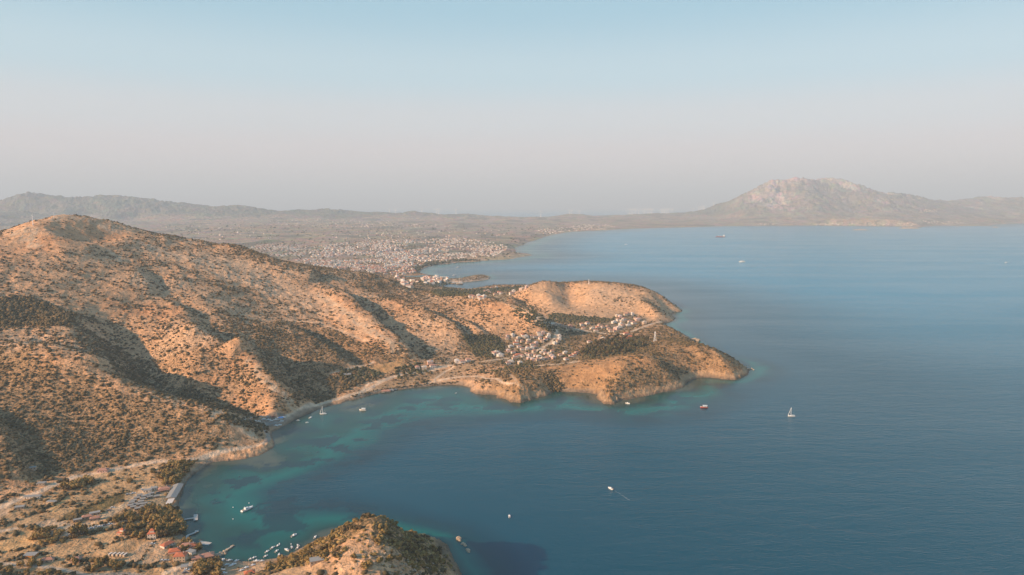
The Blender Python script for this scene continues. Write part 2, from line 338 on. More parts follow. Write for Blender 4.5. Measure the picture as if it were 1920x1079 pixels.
SPURS = [
    ([(400, 462), (440, 477), (471, 491), (502, 507), (543, 521), (590, 529), (606, 532)], 20, 90, 34),
    ([(600, 538), (640, 563), (661, 579), (682, 600), (709, 620), (734, 643), (757, 663), (764, 672)], 24, 80, 32),
    ([(725, 560), (757, 581), (786, 594), (817, 608), (850, 624), (880, 640)], 15, 70, 28),
    ([(840, 600), (880, 618), (915, 632)], 8, 60, 24),
    ([(440, 655), (462, 668), (477, 684), (495, 713), (532, 739), (551, 765), (560, 775)], 27, 60, 50),
    ([(350, 612), (388, 640), (417, 658), (450, 674), (470, 684)], 15, 60, 30),
    ([(80, 575), (128, 590), (140, 610), (178, 650), (188, 680), (205, 708), (215, 722)], 18, 90, 60),
    ([(-100, 630), (0, 655), (60, 668), (111, 684), (166, 709), (222, 727), (277, 749), (333, 765), (392, 777), (414, 773), (436, 790), (466, 812), (492, 826)], 15, 90, 50),
    ([(300, 560), (340, 590), (360, 620), (370, 650)], 10, 60, 30),
    ([(500, 600), (560, 630), (620, 665), (650, 690)], 12, 90, 36),
    ([(240, 500), (270, 530), (280, 560)], 8, 70, 30),
    ([(-120, 770), (-50, 790), (-12, 820), (14, 850), (24, 880), (28, 905)], 9, 60, 24),
    ([(850, 552), (909, 567), (950, 580), (985, 592), (1010, 603), (1026, 615)], 14, 60, 40),
]
for a_ in SPURS: spur(*a_)

# how rocky and steep the shore is, place by place
CLIFF = [(440,860,5),(475,855,6),(505,835,5),(395,868,1),(350,900,0),(337,960,0),(360,1012,0),(460,1050,0),(530,1045,1),(600,765,3),(640,755,4),(575,775,2),(690,742,1),(760,730,0),(830,722,0),(880,728,4),(915,740,3),(945,748,12),(975,754,14),(1000,748,10),(1040,735,2),(1090,736,2),(1125,748,11),(1150,757,14),(1190,745,9),(1240,735,7),(1290,715,9),(1330,708,7),(1375,712,11),(1400,700,9),(1330,660,8),(1280,628,7),(1250,610,3),(1265,597,5),(1278,583,6),(1220,556,8),(1150,538,8),(1050,535,5),(950,537,0),(850,541,0),(915,519,7),(870,521,3),(790,512,0),(900,491,0),(985,478,1),(970,466,0),(1100,433,0),(1500,423,0),(1800,424,2),(860,1060,9),(830,1012,9),(760,1004,10),(660,1003,8),(600,1010,4)]
cw = np.zeros(UU.shape, np.float32); cs = np.zeros(UU.shape, np.float32)
for x, y, c in CLIFF:
    a, b = uv(P(x, y)); k = 1.0 / ((UU - a) ** 2 + (VV - b) ** 2 + 1e-4) ** 2
    cw += k; cs += k * c
CL = cs / cw * 0.62

# ------------------------------------------------------------------ fine relief
ex, ey = 345 / 736.0, -650 / 736.0                       # the mountain's spurs run this way
al, ac = XX * ex + YY * ey, -XX * ey + YY * ex
wob = fbm(XX, YY, 260, 3) * 60
g1 = ridged((ac + wob) / 1.0, al / 2.6, 120, 4)
g2 = fbm(XX, YY, 45, 4)
near = 1 - ss(DD, 3200, 4500)
hgt = np.clip(ZB, 0, 400)
amp = np.clip(hgt / 60, 0, 1)
g3 = ridged((ac + wob * .7) / 1.0, al / 3.2 + 400, 40, 4)
DZ = near * amp * (g1 * 4.5 + g2 * 2.5 + g3 * 2.6) + near * (0.25 + 0.75 * np.clip(hgt / 25, 0, 1)) * fbm(XX, YY, 14, 3) * 0.8
rockp = ss(fbm(XX + 900, YY, 130, 4), 0.12, 0.34)          # rocky outcrops
DZ += near * amp * rockp * np.abs(fbm(XX, YY, 9, 2)) * 3.0
farw = ss(DD, 5000, 8000)
fh = np.clip(ZB / 250, 0.02, 1.3)
DZ += farw * (fh * (ridged(XX + fbm(XX, YY, 1500, 3) * 500, YY / 1.5, 900, 6, 0.72) - 0.62) * 150 + fbm(XX, YY, 300, 4) * 6)
mt = ss(UU, R(17.0), R(18.5)) * ss(DD, 12500, 13600)
DZ += mt * np.clip(ZB / 500, 0, 1) * (ridged(XX, YY / 1.8, 700, 6, 0.74) - .5) * 130
skd = 0
# keep the traced crest lines where they are: less relief close to them
shore_w = np.maximum(16.0, DD * 0.012) + near * np.clip(ZB - 8, 0, 30) * 1.6
land = SD + fbm(XX, YY, 30, 3) * np.clip(CL * 0.5, 0.2, 4) * near
rise = np.clip(land / (shore_w * 1.3), 0, 1); rise = np.sin(rise * np.pi / 2)
Zl = np.maximum(ZB + DZ * ss(SD, 10, 70), 1.2)
cliffz = CL * (0.75 + 0.5 * fbm(XX, YY, 18, 3)) * ss(land, 0.5, 9)
blocks = near * ss(land, -3, 3) * (1 - ss(land, 14, 34)) * np.clip(CL / 6, 0, 1.4) * (np.abs(fbm(XX + 50, YY, 7, 3)) * 5.0)
Z = np.where(land > 0, np.maximum(Zl * rise * (1 - 0.0), cliffz * 1.0) + 0.25 + np.minimum(land, 25) * 0.03 + blocks, np.maximum(-30, -0.35 + land * 0.12) + blocks * 0.6)
Z = Z.astype(np.float32)

# ------------------------------------------------------------------ where does a pixel of the photograph meet the land?
ROWTAN_V = vs_.astype(float)
def zat(X, Y):
    a = (math.atan2(X, Y) - U0) / (U1 - U0) * (NU - 1); b = (math.log(math.hypot(X, Y)) - V0) / (V1 - V0) * (NV - 1)
    i, j = int(np.clip(b, 0, NV - 2)), int(np.clip(a, 0, NU - 2)); f, g = b - i, a - j
    return float((Z[i, j] * (1 - g) + Z[i, j + 1] * g) * (1 - f) + (Z[i + 1, j] * (1 - g) + Z[i + 1, j + 1] * g) * f)
Dr = np.exp(ROWTAN_V)
def pick(px, py):
    dx, dy, dz = ray(px, py); a = math.atan2(dx, dy); s = -dz / math.hypot(dx, dy)
    c = (a - U0) / (U1 - U0) * (NU - 1); j = int(np.clip(c, 0, NU - 2)); g = c - j
    zc = np.maximum(Z[:, j] * (1 - g) + Z[:, j + 1] * g, 0.0); rz = H - s * Dr
    k = np.nonzero(zc >= rz)[0]
    if len(k) == 0: return P(px, max(py, HY + 3), 0)
    i = max(1, k[0]); d0, d1 = rz[i - 1] - zc[i - 1], rz[i] - zc[i]
    t = d0 / (d0 - d1 + 1e-9); D = Dr[i - 1] + (Dr[i] - Dr[i - 1]) * t
    return np.array((D * math.sin(a), D * math.cos(a), H - s * D))
def vis(X, Y, z):                            # the pixel that shows a place
    p = Vector((X, Y, z - H)); f = p.y * math.cos(TH) - p.z * math.sin(TH); u_ = p.y * math.sin(TH) + p.z * math.cos(TH)
    return CX + F * p.x / f, CY - F * u_ / f
# ------------------------------------------------------------------ zones of ground cover, drawn round places of the photograph
def zone(poly, feather=0.006, wob=0.004, seed=0):
    """soft mask of the ground inside an outline of picked places"""
    pts = np.array([uv(pick(x, y)) for x, y in poly])
    a0, b0 = pts.min(0) - 0.03; a1, b1 = pts.max(0) + 0.03
    j0, j1 = np.searchsorted(us, [a0, a1]); i0, i1 = np.searchsorted(vs_, [b0, b1])
    m = np.zeros(UU.shape, np.float32)
    if j1 <= j0 or i1 <= i0: return m
    s = (slice(i0, i1), slice(j0, j1))
    d = poly_sd(UU[s], VV[s], pts, 1)
    if wob: d = d + wob * fbm(UU[s] * 100 + seed, VV[s] * 100, 2.0, 3)
    m[s] = ss(d, -feather, feather)
    return m
def strip(pts, width, feather=1.0, grid=True):
    """mask of a road: picked places, width in metres"""
    q = np.array([pick(x, y)[:2] for x, y in pts]); m = np.zeros(UU.shape, np.float32)
    for a, b in zip(q, q[1:]):
        mid = (a + b) / 2; L = math.hypot(*(b - a)) / 2 + width * 3 + 6
        Dm = math.hypot(*mid); am = math.atan2(mid[0], mid[1]); e = L / Dm * 1.2
        j0, j1 = np.searchsorted(us, [am - e, am + e]); i0, i1 = np.searchsorted(vs_, [math.log(max(200, Dm - L * 1.2)), math.log(Dm + L * 1.2)])
        s = (slice(i0, i1), slice(j0, j1)); px, py = XX[s], YY[s]
        ab = b - a; t = np.clip(((px - a[0]) * ab[0] + (py - a[1]) * ab[1]) / (ab @ ab + 1e-6), 0, 1)
        d = np.hypot(px - a[0] - ab[0] * t, py - a[1] - ab[1] * t)
        m[s] = np.maximum(m[s], 1 - ss(d, width / 2 - feather * .3, width / 2 + feather))
    return m
def lay(m, c):
    global soil
    m = m[..., None]; soil = soil * (1 - m) + np.array(c, np.float32) * m
def setveg(m, v):
    global veg
    veg = veg * (1 - m) + v * m

n1 = fbm(XX, YY, 220, 5); n2 = fbm(XX + 3000, YY, 60, 4); n3 = fbm(XX, YY + 5000, 16, 3)
TAN, PALE, RED, GREY, OLIVE = (0.57, 0.335, 0.185), (0.66, 0.44, 0.28), (0.46, 0.22, 0.10), (0.36, 0.30, 0.24), (0.15, 0.125, 0.055)
soil = np.zeros(UU.shape + (3,), np.float32) + np.array(TAN, np.float32)
lay(ss(n1 + 0.5 * n2, 0.05, 0.55) * 0.4, PALE); lay(ss(-n1 + 0.6 * n2, 0.05, 0.55) * 0.55, RED)
lay(near * rockp * 0.4 * amp, PALE)
veg = np.full(UU.shape, 0.5, np.float32) * near
# the mountain's sunny face: sparse round shrubs; lower slopes dense
setveg(zone([(-300, 430), (100, 400), (300, 440), (620, 505), (800, 555), (900, 570), (960, 600), (920, 650), (800, 670), (760, 660), (640, 600), (560, 640), (430, 600), (300, 640), (200, 590), (100, 580), (-300, 560)], 0.02, 0.02), 0.34)
setveg(zone([(20, 430), (110, 402), (200, 415), (260, 440), (180, 470), (60, 480), (-60, 480)], 0.01, 0.01), 0.10)
setveg(zone([(250, 455), (420, 470), (600, 540), (740, 640), (760, 664), (700, 640), (560, 570), (380, 520)], 0.012, 0.02), 0.17)
lay(zone([(250, 455), (420, 480), (600, 545), (740, 640), (760, 664), (690, 640), (540, 560), (380, 510)], 0.012, 0.02) * 0.5, PALE)
setveg(zone([(-60, 560), (60, 556), (150, 590), (150, 620), (60, 610), (-60, 620)], 0.012, 0.02), 1.0)
setveg(zone([(470, 612), (560, 602), (650, 625), (720, 655), (765, 668), (740, 690), (650, 680), (640, 735), (580, 760), (540, 740), (480, 670)], 0.01, 0.02), 0.85)
setveg(zone([(600, 506), (706, 518), (790, 555), (900, 620), (930, 650), (880, 650), (800, 600), (700, 545)], 0.01, 0.02), 0.62)
setveg(zone([(420, 455), (620, 505), (610, 530), (430, 480)], 0.01, 0.01), 0.75)
setveg(zone([(860, 622), (940, 628), (950, 655), (930, 675), (890, 668), (860, 645)], 0.008, 0.01), 0.95)
setveg(zone([(140, 600), (280, 680), (290, 715), (470, 770), (500, 790), (400, 770), (250, 730), (160, 660)], 0.01, 0.02), 1.0)
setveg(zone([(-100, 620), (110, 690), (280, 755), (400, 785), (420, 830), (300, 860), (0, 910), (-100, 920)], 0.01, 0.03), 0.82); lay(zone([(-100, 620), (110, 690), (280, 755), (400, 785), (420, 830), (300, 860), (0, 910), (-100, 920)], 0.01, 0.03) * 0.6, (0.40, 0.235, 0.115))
setveg(zone([(280, 640), (460, 690), (540, 765), (400, 740), (290, 700)], 0.01, 0.02), 0.72)
# land by the bay and the cape
setveg(zone([(690, 690), (755, 668), (760, 690), (730, 700), (700, 705)], 0.004, 0.004), 0.03)
lay(zone([(690, 690), (755, 668), (760, 690), (730, 700), (700, 705)], 0.004, 0.004), (0.50, 0.29, 0.13))
cape = zone([(900, 745), (960, 690), (1060, 680), (1200, 640), (1300, 640), (1405, 690), (1390, 715), (1150, 765), (960, 760)], 0.01, 0.01)
lay(cape * 0.75, (0.37, 0.215, 0.10)); setveg(cape, 0.62)
mead = zone([(1020, 690), (1120, 675), (1240, 670), (1300, 690), (1240, 700), (1130, 712), (1060, 715)], 0.01, 0.02)
lay(mead * 0.7, (0.43, 0.235, 0.11)); setveg(mead, 0.2)
setveg(zone([(1150, 730), (1170, 700), (1290, 690), (1300, 700), (1220, 730), (1160, 745)], 0.01, 0.02), 0.8)
setveg(zone([(1010, 700), (1040, 705), (1060, 735), (1030, 730)], 0.006, 0.01), 0.9)
lay(zone([(1100, 640), (1200, 630), (1225, 650), (1190, 665), (1090, 675), (1085, 660)], 0.005, 0.006) * 0.6, (0.2, 0.15, 0.06))
scrub = zone([(1040, 615), (1130, 625), (1110, 640), (1070, 655), (1040, 640)], 0.006, 0.01)
lay(scrub * 0.6, (0.24, 0.15, 0.07)); setveg(scrub, 0.6)
bare = zone([(935, 570), (1000, 535), (1105, 530), (1200, 545), (1280, 585), (1235, 604), (1150, 600), (1060, 600), (1000, 590)], 0.008, 0.01)
lay(bare * 0.8, (0.56, 0.35, 0.20)); setveg(bare, 0.05)
setveg(zone([(935, 572), (1000, 560), (1030, 580), (1015, 600), (985, 595)], 0.006, 0.02), 0.30)
setveg(zone([(1150, 560), (1225, 560), (1270, 580), (1240, 600), (1205, 590)], 0.006, 0.02), 0.30)
lay(zone([(1110, 540), (1170, 545), (1200, 560), (1190, 585), (1140, 570), (1090, 575)], 0.006, 0.01) * 0.4, PALE)
# foreground headland
hd = zone([(430, 1060), (600, 1004), (720, 960), (840, 1030), (880, 1090), (400, 1110)], 0.01, 0.01)
lay(hd * 0.8, (0.50, 0.29, 0.13)); setveg(hd, 1.0)
setveg(zone([(690, 965), (760, 975), (850, 1040), (850, 1079), (760, 1050), (680, 1010)], 0.01, 0.02), 1.0)
lay(zone([(690, 1030), (760, 1040), (870, 1090), (700, 1090), (600, 1060)], 0.01, 0.02) * 0.12, PALE)
# valley floor by the bay: fields, yards, groves
floor_ = zone([(-60, 965), (60, 935), (150, 900), (300, 872), (345, 900), (335, 980), (400, 1040), (500, 1053), (470, 1100), (-60, 1110)], 0.006, 0.004)
lay(floor_ * 0.75, (0.42, 0.28, 0.145)); setveg(floor_, 0.33)
FIELD = (0.50, 0.32, 0.17)
for poly, c, v in [
    ([(-20, 1030), (30, 1005), (58, 990), (80, 1005), (85, 1015), (60, 1030), (0, 1038)], (0.52, 0.33, 0.16), 0.04),
    ([(60, 1042), (110, 1015), (150, 1008), (215, 995), (222, 1008), (180, 1020), (150, 1035), (110, 1045), (60, 1052)], FIELD, 0.04),
    ([(160, 1040), (205, 1015), (230, 1012), (275, 1012), (255, 1030), (180, 1042)], FIELD, 0.03),
    ([(265, 1022), (285, 1008), (302, 1010), (318, 1035), (310, 1050), (260, 1062), (235, 1058), (240, 1042)], (0.53, 0.35, 0.21), 0.01),
    ([(108, 975), (140, 955), (205, 930), (240, 922), (235, 935), (200, 955), (160, 970), (130, 975)], (0.19, 0.135, 0.055), 0.02),
    ([(55, 985), (100, 972), (140, 985), (130, 1000), (95, 1005), (85, 990)], (0.50, 0.36, 0.24), 0.05),
    ([(-30, 955), (30, 932), (50, 930), (20, 948), (15, 965), (-30, 975)], (0.5, 0.35, 0.23), 0.02),
    ([(95, 945), (140, 925), (135, 930), (100, 960)], (0.55, 0.34, 0.15), 0.05),
    ([(130, 900), (200, 882), (240, 880), (200, 892), (150, 905)], (0.5, 0.34, 0.2), 0.05),
    ([(235, 925), (285, 920), (330, 905), (335, 935), (300, 955), (250, 958), (235, 945)], (0.42, 0.30, 0.18), 0.05),
    ([(265, 880), (300, 868), (310, 878), (285, 890)], (0.52, 0.34, 0.19), 0.1),
    ([(420, 1055), (500, 1050), (490, 1075), (460, 1095), (420, 1090)], (0.50, 0.33, 0.2), 0.02),
    ([(560, 1062), (600, 1055), (610, 1075), (540, 1095), (480, 1085)], (0.52, 0.34, 0.2), 0.06),
    ([(310, 1085), (330, 1068), (360, 1060), (372, 1065), (350, 1085)], (0.5, 0.36, 0.24), 0.02),
    ([(455, 782), (500, 778), (540, 780), (545, 792), (505, 802), (470, 795)], (0.28, 0.22, 0.17), 0.05),
    ([(640, 752), (700, 725), (760, 705), (880, 682), (950, 672), (950, 680), (860, 700), (780, 718), (700, 740), (650, 756)], (0.40, 0.26, 0.15), 0.3),
    ([(925, 640), (950, 630), (1020, 625), (1050, 625), (1065, 645), (1090, 668), (1080, 682), (980, 690), (925, 680)], (0.32, 0.22, 0.13), 0.35),
    ([(1030, 600), (1080, 608), (1140, 600), (1165, 585), (1215, 595), (1180, 620), (1130, 628), (1060, 615)], (0.34, 0.24, 0.15), 0.3),
    ([(1040, 602), (1060, 592), (1150, 600), (1140, 606), (1060, 604)], (0.13, 0.12, 0.05), 0.9),
    ([(1175, 630), (1187, 627), (1188, 634), (1170, 637)], (0.55, 0.17, 0.08), 0.0),
    ([(870, 545), (900, 540), (980, 537), (960, 555), (920, 560), (880, 560)], (0.33, 0.26, 0.17), 0.4),
]:
    m = zone(poly, 0.0025, 0.0015); lay(m, c); setveg(m, v)
# bare rock along the crests, and the dark rocky foot of the headland
for cp, wd in [([(468, 678), (477, 686), (495, 714), (515, 728), (532, 740), (551, 766), (560, 774)], 9), ([(400, 778), (416, 775), (436, 791), (455, 806), (480, 818)], 9), ([(95, 412), (130, 406), (165, 412), (200, 425), (215, 436)], 26), ([(30, 438), (45, 428), (60, 430), (50, 450), (70, 462)], 26), ([(600, 555), (640, 580), (700, 625), (740, 655)], 14), ([(260, 455), (330, 480), (400, 500)], 22)]:
    m = strip(cp, wd, 5) * ss(fbm(XX, YY, 12, 3), -0.3, 0.2); lay(m * 0.85, (0.52, 0.39, 0.27)); setveg(m, 0.05)
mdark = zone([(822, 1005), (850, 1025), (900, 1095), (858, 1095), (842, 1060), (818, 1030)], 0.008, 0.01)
# roads and tracks
DIRT = (0.66, 0.50, 0.36); ASPH = (0.33, 0.30, 0.27)
ROADS = [
    ([(-60, 975), (0, 952), (25, 941), (50, 931), (75, 922), (107, 907), (140, 894), (180, 887), (220, 879), (262, 871), (300, 865), (335, 867), (370, 861), (399, 852), (444, 842), (480, 837), (499, 829)], 6.5, DIRT),
    ([(499, 829), (505, 820), (500, 811), (493, 803), (499, 795), (525, 789), (541, 782)], 5.5, ASPH),
    ([(541, 782), (555, 777), (591, 760), (640, 746), (677, 737), (697, 726), (713, 717), (734, 708), (757, 702), (817, 693), (838, 687), (869, 683), (911, 677), (952, 672), (985, 668), (1012, 655), (1030, 645), (1040, 638), (1044, 628), (1038, 618), (1025, 608), (1005, 600)], 7.5, DIRT),
    ([(697, 733), (740, 729), (790, 722), (830, 712), (870, 706), (900, 706), (940, 716), (965, 719)], 4, DIRT),
    ([(815, 712), (835, 697), (850, 688)], 4, DIRT), ([(677, 737), (690, 720), (735, 708)], 4, DIRT),
    ([(940, 690), (960, 705), (972, 722), (985, 732)], 2.5, (0.48, 0.34, 0.22)), ([(900, 706), (930, 700), (960, 695)], 2.5, (0.48, 0.34, 0.22)),
    ([(1033, 603), (1060, 612), (1090, 619), (1120, 624), (1150, 628), (1185, 622), (1215, 610), (1240, 604)], 6, DIRT),
    ([(1044, 628), (1040, 612), (1033, 603), (1010, 592), (985, 585), (965, 578)], 5, DIRT),
    ([(985, 687), (1030, 684), (1085, 678)], 4.5, DIRT), ([(955, 652), (985, 660)], 5, (0.5, 0.3, 0.17)),
    ([(155, 985), (190, 972), (215, 958), (240, 945), (262, 928), (275, 915)], 9, (0.55, 0.40, 0.26)),
    ([(110, 1010), (160, 990), (200, 985), (235, 975)], 5, DIRT),
    ([(-40, 1056), (30, 1060), (75, 1062), (115, 1068), (160, 1078), (240, 1076), (300, 1085)], 4.5, (0.42, 0.36, 0.29)),
    ([(0, 997), (20, 993), (45, 987)], 4, DIRT), ([(310, 1075), (340, 1062), (365, 1055), (400, 1062)], 5, DIRT),
    ([(203, 470), (210, 475), (225, 482), (222, 490)], 5, PALE), ([(540, 600), (600, 605), (640, 620), (690, 640)], 4, PALE),
    ([(620, 700), (660, 690), (700, 680)], 3, DIRT),
]
for pts, wd, c in ROADS:
    m = strip(pts, wd, 1.6); lay(m * 0.92, c); setveg(np.clip(strip(pts, wd + 5, 1.5), 0, 1), 0.0)
# shore: pale rock on cliffs, sand and shingle on beaches
rk = near * ss(CL, 2, 5) * (1 - ss(land, 5, 16)) * ss(CL * 4, 4, 10) * ss(fbm(XX, YY, 22, 3) + 0.9 - land / 30, 0, 0.5)
lay(rk * 0.75, (0.40, 0.28, 0.175)); setveg(rk, 0.05)
bch = near * (1 - ss(CL, 1.5, 3.5)) * (1 - ss(land, 5, 9)); lay(bch * 0.8, (0.27, 0.21, 0.155)); setveg(near * (1 - ss(land, 8, 13)), 0.0)
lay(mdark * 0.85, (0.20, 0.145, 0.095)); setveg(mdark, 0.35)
wet = 1 - ss(land, 0.5, 3.2); lay(wet * 0.85 * near, (0.16, 0.115, 0.08))
# the plain and the far hills
mid = 1 - near
lay(mid, (0.46, 0.34, 0.25))
fp = fbm(XX, YY * 0.6, 420, 4)
lay(mid * ss(fp, 0.0, 0.25) * 0.7, (0.42, 0.28, 0.17)); lay(mid * ss(fp, 0.42, 0.55) * 0.5, (0.5, 0.34, 0.22))
lay(mid * ss(-fp, 0.05, 0.3) * 0.7, (0.13, 0.12, 0.075))
lay(farw * ss(ZB, 90, 170) * (1 - mt) * 0.85, (0.17, 0.17, 0.13)); lay(farw * ss(ZB, 70, 160) * ss(fbm(XX, YY, 500, 4), 0.2, 0.45) * (1 - mt) * 0.5, (0.30, 0.22, 0.15))
mr = ss(fbm(XX, YY / 2, 900, 5, 0.6) + ss(ZB, 250, 900) * 0.5, 0.15, 0.45)
lay(mt * ss(ZB, 90, 200) * 0.9, (0.30, 0.255, 0.205)); lay(mt * mr * ss(ZB, 120, 260) * 0.9, (0.68, 0.52, 0.43))
lay(mid * (1 - ss(SD, 30, 70)) * 0.6, (0.5, 0.38, 0.27))
for poly, c in [([(975, 470), (1000, 450), (1020, 446), (980, 463), (975, 475), (950, 480), (900, 480), (940, 465)], (0.42, 0.29, 0.19)), ([(440, 425), (560, 420), (600, 428), (500, 436)], (0.40, 0.28, 0.18)), ([(1050, 418), (1110, 417), (1150, 424), (1080, 428)], (0.5, 0.36, 0.27)), ([(300, 405), (370, 402), (410, 410), (330, 414)], (0.45, 0.32, 0.22))]:
    lay(zone(poly, 0.01, 0.01) * 0.8, c)
towns = [[(470, 462), (520, 458), (610, 462), (650, 455), (720, 452), (800, 450), (870, 447), (900, 452), (960, 462), (930, 480), (850, 488), (790, 500), (780, 512), (740, 517), (690, 512), (600, 500), (520, 482)]]
for tpoly in towns: lay(zone(tpoly, 0.02, 0.02) * 0.55, (0.26, 0.21, 0.16))
lay(zone([(778, 521), (822, 517), (870, 520), (905, 515), (921, 519), (915, 525), (870, 530), (815, 534), (795, 533)], 0.004, 0.002) * 0.8, (0.55, 0.42, 0.32))
soil *= (1 + 0.10 * n3 + 0.06 * n2)[..., None]
soil *= 1 - near[..., None] * np.array([0.04, 0.10, 0.17], np.float32)
soil = np.clip(soil, 0.02, 0.8)
lay(near * ss(veg, 0.55, 1.0) * 0.45, (0.19, 0.135, 0.07))

# ------------------------------------------------------------------ land mesh
def grid_mesh(name, X, Y, Zz, keep, attrs):
    nr, nc = X.shape
    idx = np.arange(nr * nc, dtype=np.int64).reshape(nr, nc)
    a, b, c, d = idx[:-1, :-1], idx[:-1, 1:], idx[1:, 1:], idx[1:, :-1]
    f = np.stack([a, b, c, d], -1)[keep]
    used = np.zeros(nr * nc, bool); used[f.ravel()] = True
    remap = np.cumsum(used) - 1; f = remap[f]
    co = np.stack([X, Y, Zz], -1).reshape(-1, 3)[used].astype(np.float32)
    me = bpy.data.meshes.new(name); me.vertices.add(len(co)); me.vertices.foreach_set('co', co.ravel())
    me.loops.add(f.size); me.loops.foreach_set('vertex_index', f.ravel().astype(np.int32))
    me.polygons.add(len(f)); me.polygons.foreach_set('loop_start', np.arange(0, f.size, 4, dtype=np.int32))
    for k, v in attrs.items():
        if v.ndim == 3:
            t = me.color_attributes.new(k, 'FLOAT_COLOR', 'POINT')
            t.data.foreach_set('color', np.concatenate([v.reshape(-1, 3), np.ones((nr * nc, 1), np.float32)], 1)[used].astype(np.float32).ravel())
        else:
            t = me.attributes.new(k, 'FLOAT', 'POINT'); t.data.foreach_set('value', v.reshape(-1)[used].astype(np.float32))
    me.update(calc_edges=True); me.polygons.foreach_set('use_smooth', np.ones(len(f), bool))
    o = bpy.data.objects.new(name, me); COL.objects.link(o); return o

def node(t, kind, **kw):
    n = t.nodes.new(kind)
    for k, v in kw.items():
        if k.startswith('i_'): n.inputs[k[2:].replace('_', ' ')].default_value = v
        else: setattr(n, k, v)
    return n
def math_(t, op, a, b=None, c=None):
    n = t.nodes.new('ShaderNodeMath'); n.operation = op
    for i, v in enumerate((a, b, c)):
        if v is None: continue
        if isinstance(v, (int, float)): n.inputs[i].default_value = v
        else: t.links.new(v, n.inputs[i])
    return n.outputs[0]
def mixc(t, f, a, b, mode='MIX'):
    n = t.nodes.new('ShaderNodeMix'); n.data_type = 'RGBA'; n.blend_type = mode
    for i, v in ((0, f), (6, a), (7, b)):
        if isinstance(v, (int, float)): n.inputs[i].default_value = v
        elif isinstance(v, tuple): n.inputs[i].default_value = v + (1,) * (4 - len(v))
        else: t.links.new(v, n.inputs[i])
    return n.outputs[2]
def sstep(t, v, a, b):
    n = t.nodes.new('ShaderNodeMapRange'); n.interpolation_type = 'SMOOTHSTEP'
    t.links.new(v, n.inputs[0]); n.inputs[1].default_value = a; n.inputs[2].default_value = b
    return n.outputs[0]
def newmat(name):
    m = bpy.data.materials.new(name); m.use_nodes = True; t = m.node_tree
    return m, t, t.nodes['Principled BSDF']

def land_material():
    m, t, b = newmat('dry_ground')
    co = t.nodes.new('ShaderNodeTexCoord').outputs['Object']
    at = node(t, 'ShaderNodeAttribute', attribute_name='soil').outputs['Color']
    vg = node(t, 'ShaderNodeAttribute', attribute_name='veg').outputs['Fac']
    fr = node(t, 'ShaderNodeAttribute', attribute_name='far').outputs['Fac']
    def nz(s, det=4, rough=0.6):
        n = node(t, 'ShaderNodeTexNoise', i_Scale=s, i_Detail=det, i_Roughness=rough); t.links.new(co, n.inputs['Vector']); return n.outputs['Fac']
    nA, nB, nC = nz(0.35, 3), nz(0.09, 4), nz(0.02, 5)
    br = math_(t, 'MULTIPLY_ADD', sstep(t, nB, 0.3, 0.7), 0.5, 0.75)
    c = mixc(t, 1.0, at, br, 'MULTIPLY')
    # low dry scrub and stones between the bushes
    lo = sstep(t, math_(t, 'ADD', nA, math_(t, 'MULTIPLY', vg, 0.16)), 0.60, 0.68)
    c = mixc(t, math_(t, 'MULTIPLY', lo, math_(t, 'MULTIPLY_ADD', vg, 0.7, 0.28)), c, (0.12, 0.085, 0.04))
    st = sstep(t, nA, 0.36, 0.30)
    st.node.inputs[1].default_value = 0.28; st.node.inputs[2].default_value = 0.36
    stf = math_(t, 'MULTIPLY', math_(t, 'SUBTRACT', 1.0, st), 0.3)
    c = mixc(t, stf, c, (0.52, 0.39, 0.27))
    # plain: hedged plots and scattered groves
    v1 = node(t, 'ShaderNodeTexVoronoi', i_Scale=0.009); t.links.new(co, v1.inputs['Vector'])
    plot = mixc(t, 0.30, c, mixc(t, 1.0, c, v1.outputs['Color'], 'MULTIPLY'))
    gr = sstep(t, nz(0.016, 6, 0.7), 0.50, 0.60)
    far = mixc(t, math_(t, 'MULTIPLY', gr, 0.6), plot, (0.06, 0.065, 0.04))
    c = mixc(t, fr, c, far)
    t.links.new(c, b.inputs['Base Color']); b.inputs['Roughness'].default_value = 0.95
    b.inputs['Specular IOR Level'].default_value = 0.15
    h = math_(t, 'ADD', math_(t, 'MULTIPLY', nA, 1.0), math_(t, 'MULTIPLY', nB, 3.0))
    h = math_(t, 'ADD', h, math_(t, 'MULTIPLY', nC, math_(t, 'MULTIPLY_ADD', fr, 30.0, 3.0)))
    bp = node(t, 'ShaderNodeBump', i_Strength=0.8, i_Distance=1.6); t.links.new(h, bp.inputs['Height']); t.links.new(bp.outputs[0], b.inputs['Normal'])
    return m
kp = SD > -np.maximum(60, DD * 0.02)
keep = kp[:-1, :-1] | kp[1:, 1:] | kp[:-1, 1:] | kp[1:, :-1]
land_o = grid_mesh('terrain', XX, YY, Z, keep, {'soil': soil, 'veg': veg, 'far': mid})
land_o.data.materials.append(land_material()); tag(land_o, kind='structure')

